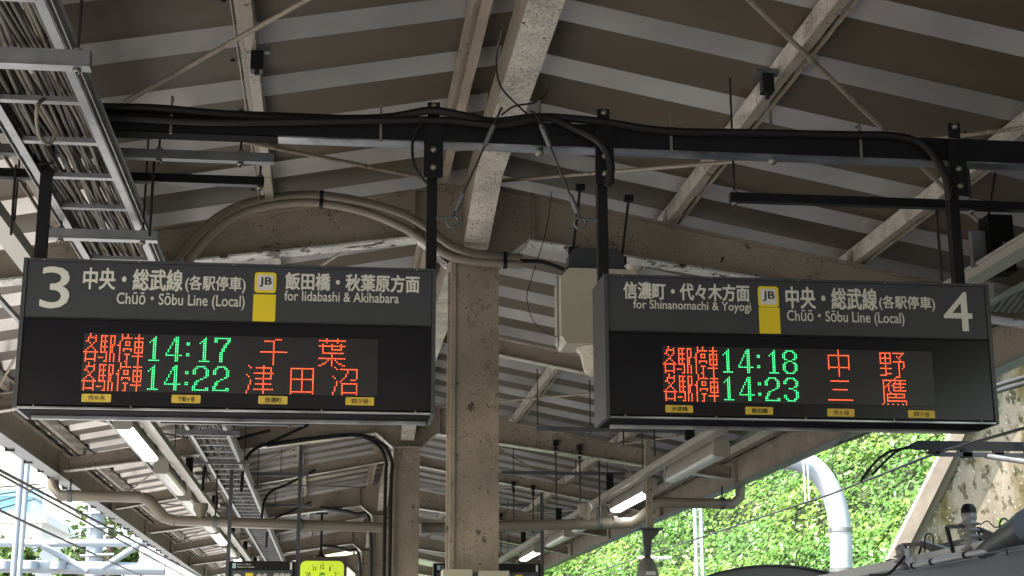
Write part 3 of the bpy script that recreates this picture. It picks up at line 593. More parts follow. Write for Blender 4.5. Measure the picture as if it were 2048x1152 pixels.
q = P(1973, 587, Y=8.6); bx = thing('terminal_box', q, 'small pale box just behind the top right corner of sign 4', 'box'); MB().box((q.x-.08, 8.6, q.z-.05), (q.x+.05, 8.8, q.z+.055)).build('casing', creamfix, bx)
MB().box((q.x-.085, 8.59, q.z+.056), (q.x+.055, 8.81, q.z+.064)).build('lid', creamfix, bx)
a_ = P(1930, 575, Y=9.2); b_ = P(2060, 500, Y=9.2); cs = MB()
for k in range(18): cs.tube([(a_.x-.1+k*.045, 9.0, 3.93), (a_.x+.05+k*.045, 9.55, 3.93)], .016, 6)
tag(cs.build('flexible_duct_mat', galv_d), 'ribbed grey sheet above the right end of sign 4', 'ribbed sheet')
# ---------------------------------------------------------------- raceways and lamps
def raceway(x, z, s, label):
    root = thing('lamp_raceway', (x, 20, z), label, 'raceway', 'raceways carrying the strip lamps')
    a = MB(); a.box((x-.055, 5, z), (x+.055, 44, z+.07)); a.box((x-.07, 5, z+.045), (x-.056, 44, z+.06)); a.build('duct', creamfix, root)
    MB().box((x+s*.32, 5, z-.0), (x+s*.345, 44, z+.03)).build('side_conduit', galv, root)
    for k in range(17):
        y = 8+k*2.2
        h = MB().tube([(x-s*.03, y, z+.07), (x-s*.03, y, rz(x, ZR)+.05)], .006, 6).build('hanger_rod', rodm, root)
        if k % 2: MB().box((x-.05, y-.03, z+.1), (x+.04, y+.03, z+.30)).build('junction_box', black, h)
raceway(-1.75, 3.80, -1, 'long cream raceway with strip lamps on the left side of the platform')
raceway(3.52, 3.66, 1, 'long cream raceway with strip lamps on the right side of the platform')
for i_, Y_ in enumerate((14.15, 18.55, 22.95, 27.35)):
    for j_, x_ in enumerate((2.75, 3.05)):
        zt_r = rz(x_, ZR)-.16; h_ = thing('hanger_rod', (x_, Y_-.05, 3.6), '%s clamped rod hanging from the %s cross rafter right of the columns' % (('left', 'right')[j_], ('nearest', 'second', 'third', 'fourth')[i_]), 'rod', 'clamped rods right of the columns')
        MB().tube([(x_, Y_-.05, zt_r+.05), (x_, Y_-.05, 3.62-.1*j_)], .009, 6).build('rod', rodm, h_)
        c_m = MB(); c_m.box((x_-.03, Y_-.08, zt_r-.02), (x_+.03, Y_+.0, zt_r+.05)); c_m.build('clamp', black, h_)
        MB().tube([(x_, Y_-.05, zt_r-.12), (x_, Y_-.05, zt_r-.04)], .022, 6).build('turnbuckle', black, h_)
for i_, (Y_, x_) in enumerate(((18.3, -1.05), (18.25, -1.5), (22.8, -1.0), (27.2, -1.1))):
    tag(MB().tube(spline([(x_+.75, Y_, rz(x_+.75, ZR)-.12), (x_+.35, Y_, 4.22), (x_+.1, Y_, 4.1), (x_, Y_, 3.92), (x_-.02, Y_, 3.6)], 5), .02, 7).build('cable', blackrub), ('black cable curving down right of the ladder at the second column row', 'black cable curving down left of the ladder at the second column row', 'black cable curving down beyond the drain pipe on the left', 'far black cable curving down beside the distant clock')[i_], 'cable')
def lamp(loc, lit, label, L=1.25):
    root = thing('strip_lamp', loc, label, 'lamp', 'strip lamps under the canopy'); x, y, z = loc
    prof = [(x-.035, z+.15), (x-.075, z+.03), (x-.08, z+.0), (x+.08, z+.0), (x+.075, z+.03), (x+.035, z+.15)]
    MB().prism(prof, 'y', y+.05, y+L-.05).build('reflector', creamfix, root)
    pc = [(x-.07, z+.155), (x-.085, z+.03), (x-.085, z-.015), (x-.06, z-.035), (x+.06, z-.035), (x+.085, z-.015), (x+.085, z+.03), (x+.07, z+.155)]
    for y_ in (y, y+L-.05): MB().prism(pc, 'y', y_, y_+.05).build('end_cap', creamfix, root)
    pt = [(x-.078, z-.002), (x-.06, z-.025), (x-.03, z-.036), (x+.03, z-.036), (x+.06, z-.025), (x+.078, z-.002)]
    MB().prism(pt, 'y', y+.051, y+L-.051).build('diffuser', diff_on if lit else diff_off, root)
    return root
LX, LZ = -1.9, 3.71
seen = [(13.9, 1), (17.2, 0), (20.1, 0), (22.8, 0), (25.4, 1), (28.5, 0), (31.5, 1), (35, 0), (39, 1)]
names = ['lit strip lamp just below the left part of sign 3', 'unlit strip lamp after the lit one below sign 3', 'unlit strip lamp above the bend of the drain pipe on the left', 'unlit strip lamp ending at the drain pipe on the left', 'lit strip lamp just below the drain pipe on the left', 'unlit strip lamp beyond the lit one below the drain pipe', 'faraway lit strip lamp near the distant sign 3 post', 'far unlit strip lamp next to the distant sign 3', 'farthest lit strip lamp on the left side']
for (y, lit), nm in zip(seen, names): lamp((LX, y, LZ), lit, nm, 2.3)
seen = [(10.3, 0), (14.0, 0), (17.3, 1), (20.5, 0), (23.4, 0), (26.9, 1), (31.5, 1), (36, 0)]
names = ['unlit strip lamp tucked under the middle of sign 4', 'large unlit strip lamp right of the raceway below sign 4', 'brightly lit strip lamp left of the drain pipe bend on the right', 'unlit strip lamp directly behind the drain pipe on the right', 'unlit strip lamp below the horizontal drain pipe on the right', 'lit strip lamp directly above the distant sign 4', 'small lit strip lamp hidden beside the near column', 'farthest unlit strip lamp on the right side']
for (y, lit), nm in zip(seen, names): lamp((3.68, y, 3.55), lit, nm, 2.2)
# ---------------------------------------------------------------- drain pipe
dp = thing('drain_pipe', (RX, 18.8, 3.25), 'thick beige drain pipe crossing the platform with both ends turned up', 'drain pipe')
Yp = 18.82
path = [P(105, 925, Y=Yp), P(107, 975, Y=Yp), P(120, 991, Y=Yp), P(282, 994, Y=Yp), P(300, 1002, Y=Yp), P(330, 1036, Y=Yp), P(350, 1041, Y=Yp)]
MB().tube([path[0], path[1], path[2], path[3]], .068, 14).build('pipe', pipe_m, dp)
MB().tube([path[3], path[4], path[5], path[6]], .067, 14).build('pipe', pipe_m, dp)
MB().tube([path[6], P(790, 1056, Y=Yp)], .062, 14).build('pipe', pipe_m, dp); MB().tube([P(842, 1056, Y=Yp), P(1262, 1046, Y=Yp), P(1280, 1037, Y=Yp), P(1308, 1010, Y=Yp), P(1325, 1005, Y=Yp), P(1465, 1008, Y=Yp), P(1480, 995, Y=Yp), P(1481, 965, Y=Yp)], .066, 14).build('pipe', pipe_m, dp)
for px, py in ((140, 992), (430, 1044), (601, 1050), (1200, 1046), (1230, 1045), (1155, 1047), (1445, 1007)):
    p = P(px, py, Y=Yp); MB().tube([p-Vector((.025, 0, 0)), p+Vector((.025, 0, 0))], .078, 14).build('collar', pipe_m if px > 1100 and px < 1300 and px != 1200 else galv_d, dp)
for px, py in ((140, 992), (430, 1044), (1200, 1046), (1445, 1007)):
    p = P(px, py, Y=Yp); MB().tube([p, (p.x, Yp, rz(p.x, ZR)-.12 if px not in (140, 1445) else 3.8)], .011, 6).build('hanger_rod', rodm, dp)
p = P(1170, 1040, Y=Yp); MB().lathe([(.06, 0), (.06, .08), (.095, .13), (.095, .2)], (p.x, Yp, p.z), 14).build('funnel', pipe_m, dp)
p = P(400, 1040, Y=Yp); MB().lathe([(.05, 0), (.05, .06), (.09, .13), (.09, .2)], (p.x, Yp, p.z), 14).build('funnel', pipe_m, dp)
# black service cables down the left of the second column
for dx, lab in ((-.16, 'nearer black cable running down the left side of the second column'), (-.23, 'outer black cable running down the left side of the second column')):
    x = RX+dx-.03; pts = [(x-1.5, 18.3, 4.16), (x-.5, 18.3, 4.30), (x-.15, 18.3, 4.22), (x, 18.3, 4.0), (x, 18.3, 3.6), (x, 18.3, 1.2)]
    tag(MB().tube(spline(pts, 6), .022, 8).build('cable', blackrub), lab, 'cable', 'black cables on the second column')
for k, lab in enumerate(('near dark conduit curling down the third column', 'dark conduit running down the fourth column')):
    yy = YC[3+k]-.25; x = RX-.2; pts = [(x-.9, yy, 4.3), (x-.3, yy, 4.2), (x, yy, 3.9), (x, yy, 1.2)]
    tag(MB().tube(spline(pts, 6), .035, 8).build('conduit', cable_m[3]), lab, 'conduit')
# thin upright poles carrying the far signs
def far_sign(x0, x1, y, zt, label, num, posts, mirror=False):
    root = thing('platform_sign', ((x0+x1)/2, y, zt-.8), label, 'sign', 'departure signs hanging over the platform')
    MB().box((x0, y, zt-.8), (x1, y+.2, zt)).build('housing', black, root)
    MB().box((x0+.04, y-.006, zt-.8), (x1-.03, y-.002, zt-.11)).build('header_panel', frame_m, root)
    for px_, top in posts: MB().box((px_-.022, y+.05, zt-1.2), (px_+.022, y+.09, top)).build('post', frame_m, root)
    wd = x1-x0
    lg = MB().box((x0+.045, y-.008, zt-.085), (x0+.085, y-.003, zt-.025)).build('logo_patch', mat('pale_blue_print', (.35, .55, .62), .4), root)
    text_part('small_lettering', '駅のご案内', x0+.1, x0+.26, zt-.05, zt-.03, y-.004, letter, root); text_part('small_lettering', 'Platform Guide', x0+.1, x0+.3, zt-.08, zt-.06, y-.004, letter, root)
    MB().box((x1-.06, y-.008, zt-.10), (x1-.035, y-.003, zt-.015)).build('white_label', badge, root)
    text_part('lettering', num, x0+.06 if not mirror else x1-.17, x0+.16 if not mirror else x1-.07, zt-.32, zt-.15, y-.008, letter, root, .02)
    xx = x0+.2 if not mirror else x1-.32
    MB().box((xx, y-.009, zt-.26), (xx+.09, y-.005, zt-.14)).build('line_colour_bar', yellow, root)
    if not mirror: text_part('lettering', '中央・総武線', x0+.33, x1-.05, zt-.24, zt-.14, y-.008, letter, root, .02)
    return root
far_sign(-1.19, -.41, 18.45, 2.80, 'small distant hanging sign with a grey 3, partly cut by the bottom edge', '3', ((-1.205, 3.9), (-.385, 4.2)))
far_sign(1.30, 2.66, 19.3, 2.84, 'small distant hanging sign right of the near column at the bottom edge', '4', ((2.69, 3.75),), True)
# clock
ck = thing('station_clock', (-.12, 27.2, 2.9), 'yellow-green lit square station clock hanging below the drain pipe', 'clock')
MB().prism(rrect(-.56, .30, 2.60, 3.44, .02), 'y', 27.1, 27.3).build('case', clockcase, ck)
MB().prism(rrect(-.51, .25, 2.64, 3.37, .10), 'y', 27.09, 27.099).build('dial', clockf, ck)
cx, cz = -.13, 3.0
for h in range(1, 13):
    a_ = math.radians(90-30*h); x = cx+.27*math.cos(a_); z = cz+.27*math.sin(a_); wn_ = {1: .022, 11: .05, 10: .066, 12: .066}.get(h, .042)
    text_part('numeral', str(h), x-wn_/2, x+wn_/2, z-.04, z+.04, 27.085, ink, ck, .02)
dm = MB()
for k in range(60):
    a_ = math.radians(6*k); r_ = .009 if k % 5 == 0 else .004; x = cx+.335*math.sin(a_); z = cz+.335*math.cos(a_)
    dm.add([(x+r_*math.cos(j*math.pi/3), 27.086, z+r_*math.sin(j*math.pi/3)) for j in range(6)], [tuple(range(6))])
dm.build('minute_dots', ink, ck)
for ang, ln, wd in ((2+16/60., .16, .02), (16/5., .25, .014)):
    a_ = math.radians(90-30*ang); MB().bar((cx, 27.08, cz), (cx+ln*math.cos(a_), 27.08, cz+ln*math.sin(a_)), wd, .004, (0, 1, 0)).build('hand', ink, ck)
text_part('logo', 'JR', cx-.06, cx+.06, cz+.10, cz+.17, 27.085, mat('green_print', (.02, .25, .06), .4), ck, .04)
MB().tube([(cx-.03, 27.2, 3.44), (cx-.03, 27.2, 4.2)], .022, 8).build('hanger_pole', black, ck); MB().lathe([(.09, 0), (.1, .012), (.04, .05), (.03, .1)], (cx-.03, 27.2, 3.44), 12).build('pole_flange', black, ck)
MB().box((cx-.13, 27.15, 4.19), (cx+.07, 27.25, 4.215)).build('mount_plate', black, ck)
# bell shaped camera housing on the right
bl = thing('dome_camera', (3.57, 17, 2.5), 'grey bell shaped camera housing hanging on a bracket below the right eave', 'camera')
p = P(1295, 1112, Y=17)
MB().lathe([(.001, 0), (.03, -.002), (.065, -.04), (.10, -.10), (.125, -.2), (.13, -.3), (.12, -.36), (.0, -.36)], (p.x, 17, p.z), 20).build('hood', mat('grey_hood', (.16, .155, .14), .4), bl)
MB().box((p.x-.05, 16.86, p.z-.22), (p.x+.06, 16.868, p.z-.18)).build('name_plate', badge, bl)
MB().prism([(p.x-.05, p.z+.29), (p.x+.13, p.z+.29), (p.x+.13, p.z+.26), (p.x+.045, p.z+.17), (p.x+.03, p.z), (p.x-.035, p.z)], 'y', 16.96, 17.04).build('bracket', frame_m, bl)
MB().box((p.x-.1, 16.9, p.z+.291), (p.x+.17, 17.1, p.z+.31)).build('mount_plate', frame_m, bl)
MB().box((p.x+.0, 16.97, p.z+.311), (p.x+.07, 17.03, rz(p.x, ZR)-.15)).build('drop_post', beige, bl)
# ---------------------------------------------------------------- train
tr = thing('commuter_train', (6.5, 8, -1.1), 'grey electric train with roof insulators and raised pantograph at the right edge', 'train')
roofm = mat('train_roof_grey', (.032, .036, .044), .4, var=.1); steel = mat('train_steel', (.085, .098, .13), .33, metal=.4, var=.05); glass = mat('dark_glass', (.02, .02, .022), .08); eqm = mat('roof_equipment', (.018, .018, .021), .45, var=.2); porc = mat('grey_porcelain', (.22, .215, .205), .25, var=.1)
A0 = P(2048, 1085, Z=2.45); A1 = P(1700, 1153, Z=2.45); dT = (A1-A0); dT.z = 0; dT.normalize(); nT = Vector((dT.y, -dT.x, 0))
def T(u, v, z): q = A0+dT*u+nT*v; return Vector((q.x, q.y, z))   # u along the train, v across from its near side
def Tex(mb, prof, u0, u1):
    n_ = len(prof); vs = [T(u0, v, z) for v, z in prof]+[T(u1, v, z) for v, z in prof]
    mb.add(vs, [tuple(range(n_-1, -1, -1)), tuple(range(n_, 2*n_))]+[(i, (i+1) % n_, n_+(i+1) % n_, n_+i) for i in range(n_)]); return mb
U0, U1 = -14, 6.2
Tex(MB(), [(0, -.9), (2.9, -.9), (2.9, 2.40), (2.8, 2.47), (.1, 2.47), (0, 2.40)], U0, U1).build('body', steel, tr)
Tex(MB(), [(.10, 2.473), (.35, 2.52), (.9, 2.56), (1.45, 2.57), (2., 2.56), (2.55, 2.52), (2.8, 2.473)], U0, U1).build('roof', roofm, tr)
Tex(MB(), [(-.02, 2.40), (.02, 2.40), (.02, 2.52), (-.02, 2.52)], U0, U1).build('roof_edge_highlight', mat('edge_highlight', (.40, .42, .45), .3), tr)  # pale strip stands in for the bright sky-lit top edge
Tex(MB(), [(-.06, 2.405), (-.03, 2.405), (-.03, 2.425), (-.06, 2.425)], U0, U1).build('gutter_rail', steel, tr)
Tex(MB(), [(-.028, 2.3), (-.004, 2.3), (-.004, 2.395), (-.028, 2.395)], U0, -.15).build('dark_cover', mblack, tr)
for k in range(6): Tex(MB(), [(-.012, 1.1), (-.002, 1.1), (-.002, 2.2), (-.012, 2.2)], U0+.8+k*3.2, U0+2.6+k*3.2).build('window', glass, tr)
cp = [P(1814, 1098, Y=12.6), P(1815, 1122, Y=12.6), P(1824, 1132, Y=12.5), P(1935, 1109, Y=11.5), P(2100, 1075, Y=10.2)]
MB().tube(cp, .022, 8).build('roof_conduit', mat('conduit_grey', (.36, .38, .41), .28), tr)
for t_ in (.03, .38, .97): q = cp[2].lerp(cp[3], t_); MB().tube([q-(cp[3]-cp[2]).normalized()*.02, q+(cp[3]-cp[2]).normalized()*.02], .028, 8).build('conduit_clip', black, tr)
Tex(MB(), [(.5, 2.555), (1.6, 2.565), (1.6, 2.68), (.5, 2.68)], -1.2, .4).build('equipment_box', eqm, tr)
Tex(MB(), [(.4, 2.555), (1.4, 2.565), (1.4, 2.66), (.4, 2.66)], 1.7, 2.9).build('equipment_box', eqm, tr)
def insul(p, sc, lab=None):
    pr = [(.0, 0), (.055, 0), (.055, .05), (.04, .06)]
    z = .06
    for k in range(5 if sc > .9 else 2): pr += [(.045, z), (.085, z+.012), (.085, z+.02), (.05, z+.035)]; z += .05
    pr += [(.06, z), (.062, z+.05), (.03, z+.085), (0, z+.09)]
    MB().lathe([(r*sc, h*sc) for r, h in pr], p, 14).build('insulator', porc, tr)
q = P(1944, 1113, Y=11.6); insul((q.x, 11.6, q.z-.02), 1.0)
q2 = P(1806, 1140, Y=12.9); insul((q2.x, 12.9, q2.z), .9)
t_ = MB(); t_.bar(P(1930, 1052, Y=11.6), P(1893, 1054, Y=11.6), .03, .03); t_.bar(P(1893, 1054, Y=11.6), P(1906, 1104, Y=11.7), .03, .03, (1, 0, 0)); t_.bar(P(1955, 1058, Y=11.6), P(2016, 1082, Y=11.4), .04, .04); t_.build('bus_bar', eqm, tr)
t_ = MB(); t_.bar(P(1806, 1090, Y=12.9), P(1845, 1088, Y=12.7), .04, .03); t_.bar(P(1845, 1088, Y=12.7), P(1905, 1106, Y=12.2), .05, .06); t_.build('bus_bar', eqm, tr)
for (x_, y_, yy) in ((2008, 1040, 11.3), (1858, 1070, 12.5)):
    MB().tube(spline([P(x_-8, y_+35, Y=yy), P(x_-8, y_+5, Y=yy), P(x_, y_-3, Y=yy), P(x_+8, y_+5, Y=yy), P(x_+9, y_+38, Y=yy)], 4), .007, 6).build('lifting_loop', black, tr)
MB().tube(spline([P(1960, 1050, Y=11.5), P(1975, 1042, Y=11.5), P(1990, 1055, Y=11.5), P(2003, 1050, Y=11.5)], 4), .005, 6).build('jumper_cable', black, tr)
MB().tube(spline([P(1810, 1112, Y=12.6), P(1795, 1130, Y=12.6), P(1775, 1148, Y=12.6), P(1740, 1150, Y=12.9)], 4), .012, 6).build('jumper_cable', black, tr)
MB().tube([P(1962, 1105, Y=11.4), P(2060, 1052, Y=10.4)], [.05, .13], 12).build('air_cylinder', roofm, tr)
for px in (1975, 2030):
    MB().tube([P(px-6, 1118-(px-1975)*.2, Y=11), P(px-4, 1107-(px-1975)*.2, Y=11), P(px+38, 1100-(px-1975)*.2, Y=10.6), P(px+40, 1112-(px-1975)*.2, Y=10.6)], .008, 6).build('grab_rail', steel, tr)
random.seed(21)
for k in range(26):
    u = random.uniform(-2.5, 4.2); v = random.uniform(.28, 1.1); hh = random.uniform(.03, .13); ww = random.uniform(.04, .14)
    z_ = 2.505+.05*min(v, 1)
    Tex(MB(), [(v, z_), (v+ww, z_), (v+ww, z_+hh), (v, z_+hh)], u, u+random.uniform(.05, .3)).build('roof_fitting', random.choice((eqm, black, roofm)), tr)
for k in range(5):
    u = -2+k*1.2; MB().tube(spline([T(u, .3, 2.56), T(u+.1, .32, 2.68), T(u+.5, .4, 2.70), T(u+.8, .45, 2.6), T(u+1.0, .5, 2.57)], 4), .013, 6).build('roof_cable', black, tr)
MB().lathe([(.062, 0), (.06, .04), (.04, .075), (0, .085)], (q.x, 11.6, q.z+.335), 14).build('insulator_cap', black, tr)
# pantograph (raised): head, horns, arms
ph = MB()
a = P(1812, 892, Y=13.05); zH = a.z
ph.prism([(a.x-.02, zH-.01), (a.x+.1, zH+.045), (a.x+1.4, zH+.045), (a.x+1.52, zH-.01), (a.x+1.4, zH-.03), (a.x+.1, zH-.035)], 'y', 13.0, 13.07); pant = ph.build('pantograph_head', black, tr)
MB().box((a.x+.25, 12.98, zH-.095), (a.x+1.3, 13.03, zH-.06)).build('head_spring_bar', eqm, pant)
for k in range(4): MB().box((a.x+.2+k*.3, 12.98, zH-.075-.03*(k % 2)), (a.x+.29+k*.3, 13.04, zH-.036)).build('head_fitting', black, pant)
MB().tube(spline([P(1822, 895, Y=13.02), P(1780, 903, Y=13.02), P(1750, 925, Y=13.02), P(1721, 963, Y=13.02)], 5), .012, 7).build('horn', black, pant)
MB().tube(spline([P(1818, 893, Y=13.3), P(1790, 905, Y=13.3), P(1768, 925, Y=13.3), P(1744, 950, Y=13.3)], 5), .012, 7).build('horn', black, pant)
for sx in (a.x+1.55, ):
    MB().tube(spline([(sx-.05, 13.02, zH), (sx+.15, 13.02, zH-.05), (sx+.35, 13.02, zH-.25)], 5), .012, 7).build('horn', black, pant)
MB().tube([(a.x+.75, 13.05, zH-.08), (a.x+.75, 11.2, 3.05), (a.x+.75, 12.6, 2.6)], .025, 8).build('lower_arm', galv_d, tr)
# second train front further along
t2 = thing('commuter_train', (6.3, 25, -1.1), 'dark curved cab roof of a second train at the bottom edge before the green slope', 'train')
cA = P(1545, 1131, Y=21.3); R2_ = 3.1; prof = []
for k in range(-10, 11): x = k*.14; prof.append((cA.x+x, cA.z-(R2_-math.sqrt(R2_**2-x*x))))
MB().prism(prof+[(cA.x+1.45, -.9), (cA.x-1.45, -.9)], 'y', 21.3, 33).build('cab_body', mat('dark_cab', (.022, .024, .028), .3), t2)
MB().prism([(x, z+.012) for x, z in prof]+[(x, z-.01) for x, z in prof[::-1]], 'y', 21.2, 21.299).build('cab_visor', black, t2)
MB().box((cA.x-1.1, 21.28, 1.2), (cA.x+1.1, 21.298, 2.35)).build('windscreen', glass, t2)
# ---------------------------------------------------------------- retaining wall
def wall_mat():
    m = mat('mossy_dappled_concrete', (.36, .315, .26), .75, bump=.5, bscale=3)
    n, l = nodes(m); b = n['Principled BSDF']; g = n.new('ShaderNodeNewGeometry')
    def noise(scale, st, det=8, rough=.6):
        mp = n.new('ShaderNodeMapping'); mp.inputs['Scale'].default_value = st; l.new(g.outputs['Position'], mp.inputs[0]); t = n.new('ShaderNodeTexNoise'); t.inputs['Scale'].default_value = scale; t.inputs['Detail'].default_value = det; t.inputs['Roughness'].default_value = rough; l.new(mp.outputs[0], t.inputs['Vector']); return t.outputs[0]
    def ramp(v, a, c):
        r = n.new('ShaderNodeMapRange'); r.inputs[1].default_value = a; r.inputs[2].default_value = c; l.new(v, r.inputs[0]); return r.outputs[0]
    def mix(f, A, B):
        x = n.new('ShaderNodeMix'); x.data_type = 'RGBA'; l.new(f, x.inputs[0])
        for i, q in ((6, A), (7, B)):
            if isinstance(q, tuple): x.inputs[i].default_value = (*q, 1)
            else: l.new(q, x.inputs[i])
        return x.outputs[2]
    c = mix(ramp(noise(.9, (1, 1, .35)), .4, .65), (.27, .225, .18), (.17, .138, .108))
    c = mix(ramp(noise(.7, (1, 1, .3)), .48, .55), c, (.11, .082, .022))
    c = mix(ramp(noise(6, (1, 1, .6)), .52, .62), c, (.05, .04, .012))
    c = mix(ramp(noise(15, (1, 1, 1), 3), .63, .67), c, (.42, .40, .37))  # pale flecks paint dapples of light over the moss
    l.new(c, b.inputs['Base Color']); return m
wm_ = wall_mat(); conc_l = mat('pale_coping', (.215, .18, .148), .8, bump=.5, bscale=8, var=.3, vscale=2)
rw = thing('retaining_wall', (17, 31, -1.2), 'tall mossy concrete retaining wall with sloping pale coping beside the green slope', 'wall')
Yw = 30.
e0, e1 = P(1795, 1152, Y=Yw), P(1935, 870, Y=Yw); s_ = (e1.x-e0.x)/(e1.z-e0.z)
def ex(z): return e0.x+(z-e0.z)*s_
cw = P(1905, 858, Y=Yw); o_ = ex(cw.z)-cw.x; c0 = P(1755, 1152, Y=Yw); o0 = ex(c0.z)-c0.x; wv_ = (o_+o0)/2
zt_ = 13
MB().prism([(ex(-1.2)+.12, -1.2), (26, -1.2), (26, zt_), (ex(zt_)+.12, zt_)], 'y', Yw+.15, Yw+.5).build('wall_face', wm_, rw)
MB().prism([(ex(-1.2)-wv_, -1.2), (ex(-1.2)-.1, -1.2), (ex(zt_)-.1, zt_), (ex(zt_)-wv_, zt_)], 'y', Yw-.1, Yw+.1).build('coping', conc_l, rw)
MB().prism([(ex(-1.2)-.099, -1.2), (ex(-1.2)+.12, -1.2), (ex(zt_)+.12, zt_), (ex(zt_)-.099, zt_)], 'y', Yw+.05, Yw+.3).build('groove_strip', mat('brown_joint', (.10, .075, .055), .8, bump=.4, bscale=6), rw)
# ---------------------------------------------------------------- ivy and leaves on the slope
rng = np.random.default_rng(5)
NL = 240000
d = rng.uniform(.3, 17, NL); t = rng.uniform(-6, 48, NL); kp_ = (12+.957*d-.287*t) > 5.2; d = d[kp_]; t = t[kp_]; NL = len(d)
px_ = 12+.957*d-.287*t; py_ = 20+.287*d+.957*t
bb = np.sin(px_*.9+py_*.31)*.25+np.sin(px_*.37-py_*.7)*.3+np.sin(px_*2.1+py_*1.7)*.12
ks = np.clip((px_-4.6)/2.2, 0, 1); ks = ks*ks*(3-2*ks); hz = -1.25+(d+bb*np.clip(d, 0, 1))*ks
cl = (np.sin(px_*3.1+1.3*np.sin(py_*2.3))*np.sin(py_*2.7+hz*2.2)+.6*np.sin(px_*6.3+hz*4.7)*np.sin(py_*5.9))*.5+.5
h = np.clip(rng.normal(.0, .15, NL), -.3, .5)+cl*.6
c = np.stack([px_-.68*h, py_-.2*h, hz+.68*h], 1)
nrm = np.array([-.676, -.203, .707])+rng.normal(0, .36, (NL, 3)); nrm /= np.linalg.norm(nrm, axis=1)[:, None]
tx = np.cross(nrm, rng.normal(0, 1, (NL, 3))); tx /= np.linalg.norm(tx, axis=1)[:, None]; ty = np.cross(nrm, tx)
sz = np.clip(rng.lognormal(-2.75, .35, NL), .035, .14)[:, None]
v0 = c-tx*sz*1.15; v1 = c+ty*sz*.62-nrm*sz*.12; v2 = c+tx*sz*1.2-nrm*sz*.2; v3 = c-ty*sz*.62-nrm*sz*.12
V = np.stack([v0, v1, c+nrm*sz*.1, v2, v3], 1).reshape(-1, 3)
b5 = np.arange(NL)*5
F = np.stack([b5, b5+4, b5+2, b5, b5+2, b5+1, b5+1, b5+2, b5+3, b5+2, b5+4, b5+3], 1).reshape(-1, 3)
me = bpy.data.meshes.new('slope_leaves'); me.vertices.add(len(V)); me.vertices.foreach_set('co', V.ravel()); me.loops.add(len(F)*3); me.loops.foreach_set('vertex_index', F.ravel().astype(np.int32))
me.polygons.add(len(F)); me.polygons.foreach_set('loop_start', np.arange(0, len(F)*3, 3, dtype=np.int32)); me.polygons.foreach_set('loop_total', np.full(len(F), 3, np.int32)); me.update()
ca = me.color_attributes.new('leaf_tone', 'FLOAT_COLOR', 'POINT'); k = rng.random(NL)
c0_ = np.array([.050, .145, .016]); c1_ = np.array([.16, .265, .032]); k = np.clip(k*.75+.35*(np.sin(px_*1.3+py_*.8)*np.sin(hz*1.7-py_*.9)), 0, 1); lc = c0_+(c1_-c0_)*(k[:, None]**1.3); lc = np.concatenate([lc, np.ones((NL, 1))], 1); ca.data.foreach_set('color', np.repeat(lc, 5, 0).ravel())
def leaf_mat(name):
    m = bpy.data.materials.new(name); m.use_nodes = True; n, l = nodes(m); b = n['Principled BSDF']; at = n.new('ShaderNodeAttribute'); at.attribute_name = 'leaf_tone'; l.new(at.outputs['Color'], b.inputs['Base Color']); b.inputs['Roughness'].default_value = .42
    tl = n.new('ShaderNodeBsdfTranslucent'); l.new(at.outputs['Color'], tl.inputs[0]); ms = n.new('ShaderNodeMixShader'); ms.inputs[0].default_value = .35; l.new(b.outputs[0], ms.inputs[1]); l.new(tl.outputs[0], ms.inputs[2]); l.new(ms.outputs[0], n['Material Output'].inputs[0]); return m
leafm = leaf_mat('leaf'); me.materials.append(leafm)
o = bpy.data.objects.new('slope_leaves', me); COL.objects.link(o); tag(o, 'dense bright green ivy and kudzu leaves covering the slope', 'foliage', kind='stuff')
# ---------------------------------------------------------------- masts and overhead wires
mast = thing('catenary_mast', (7.5, 22, -1.15), 'thick white tubular catenary mast curving over at the top before the slope', 'mast')
pts = [(1681, 1400), (1683, 1152), (1681, 1060), (1672, 1010), (1655, 970), (1632, 940), (1600, 922), (1560, 916), (1500, 914), (1420, 914)]
MB().tube(spline([P(a, b, Y=22) for a, b in pts], 5), .165, 20).build('tube', whitegal, mast)
for a_, b_ in ((1683, 1140), (1681, 1060)):
    q = P(a_, b_, Y=22); MB().tube([(q.x, 22, q.z-.03), (q.x, 22, q.z+.03)], .178, 20).build('band', galv, mast)
def mast2(px, y, label, r=.09, top=700):
    a = P(px, 1140, Y=y); m_ = thing('catenary_pole', (a.x, y, -1.15), label, 'pole'); b = P(px, top, Y=y)
    MB().tube([(a.x, y, -1.15), (a.x, y, b.z)], r, 10).build('tube', whitegal, m_); return m_
m2 = thing('lattice_pole', (P(1395, 1000, Y=33).x, 33, -1.15), 'slender white twin pole standing before the slope', 'pole')
for px in (1389, 1401): q = P(px, 1000, Y=33); MB().tube([(q.x, 33, -1.15), (q.x, 33, 5.2)], .045, 8).build('upright', whitegal, m2)
lt = MB()
for k in range(14): q0 = P(1389, 1000, Y=33); q1 = P(1401, 1000, Y=33); lt.tube([(q0.x, 33, .4*k), (q1.x, 33, .4*k+.2)], .014, 4)
lt.build('lacing', whitegal, m2)
def owire(a, b, r, label, m=rodm): return tag(MB().tube([a, b], r, 6).build('overhead_wire', m), label, 'wire', 'overhead line wires')
XW = 6.3
a = P(1090, 1178, X=XW); b = P(1660, 989, X=XW); dd = (b-a).normalized(); owire(b-dd*40, b+dd*(-1)*0+(b-a).normalized()*0+Vector((0, 0, 0)), .012, 'far length of contact wire sloping across the green slope')
q = P(1875, 905, Y=13.05); owire(b, q, .012, 'contact wire from the white mast to the pantograph'); q3 = P(2070, 850, Y=9.8); owire(q, q3, .012, 'contact wire right of the pantograph')
owire(P(1400, 995, Y=26), P(1790, 845, Y=12.5), .012, 'dark messenger wire just under the right eave')
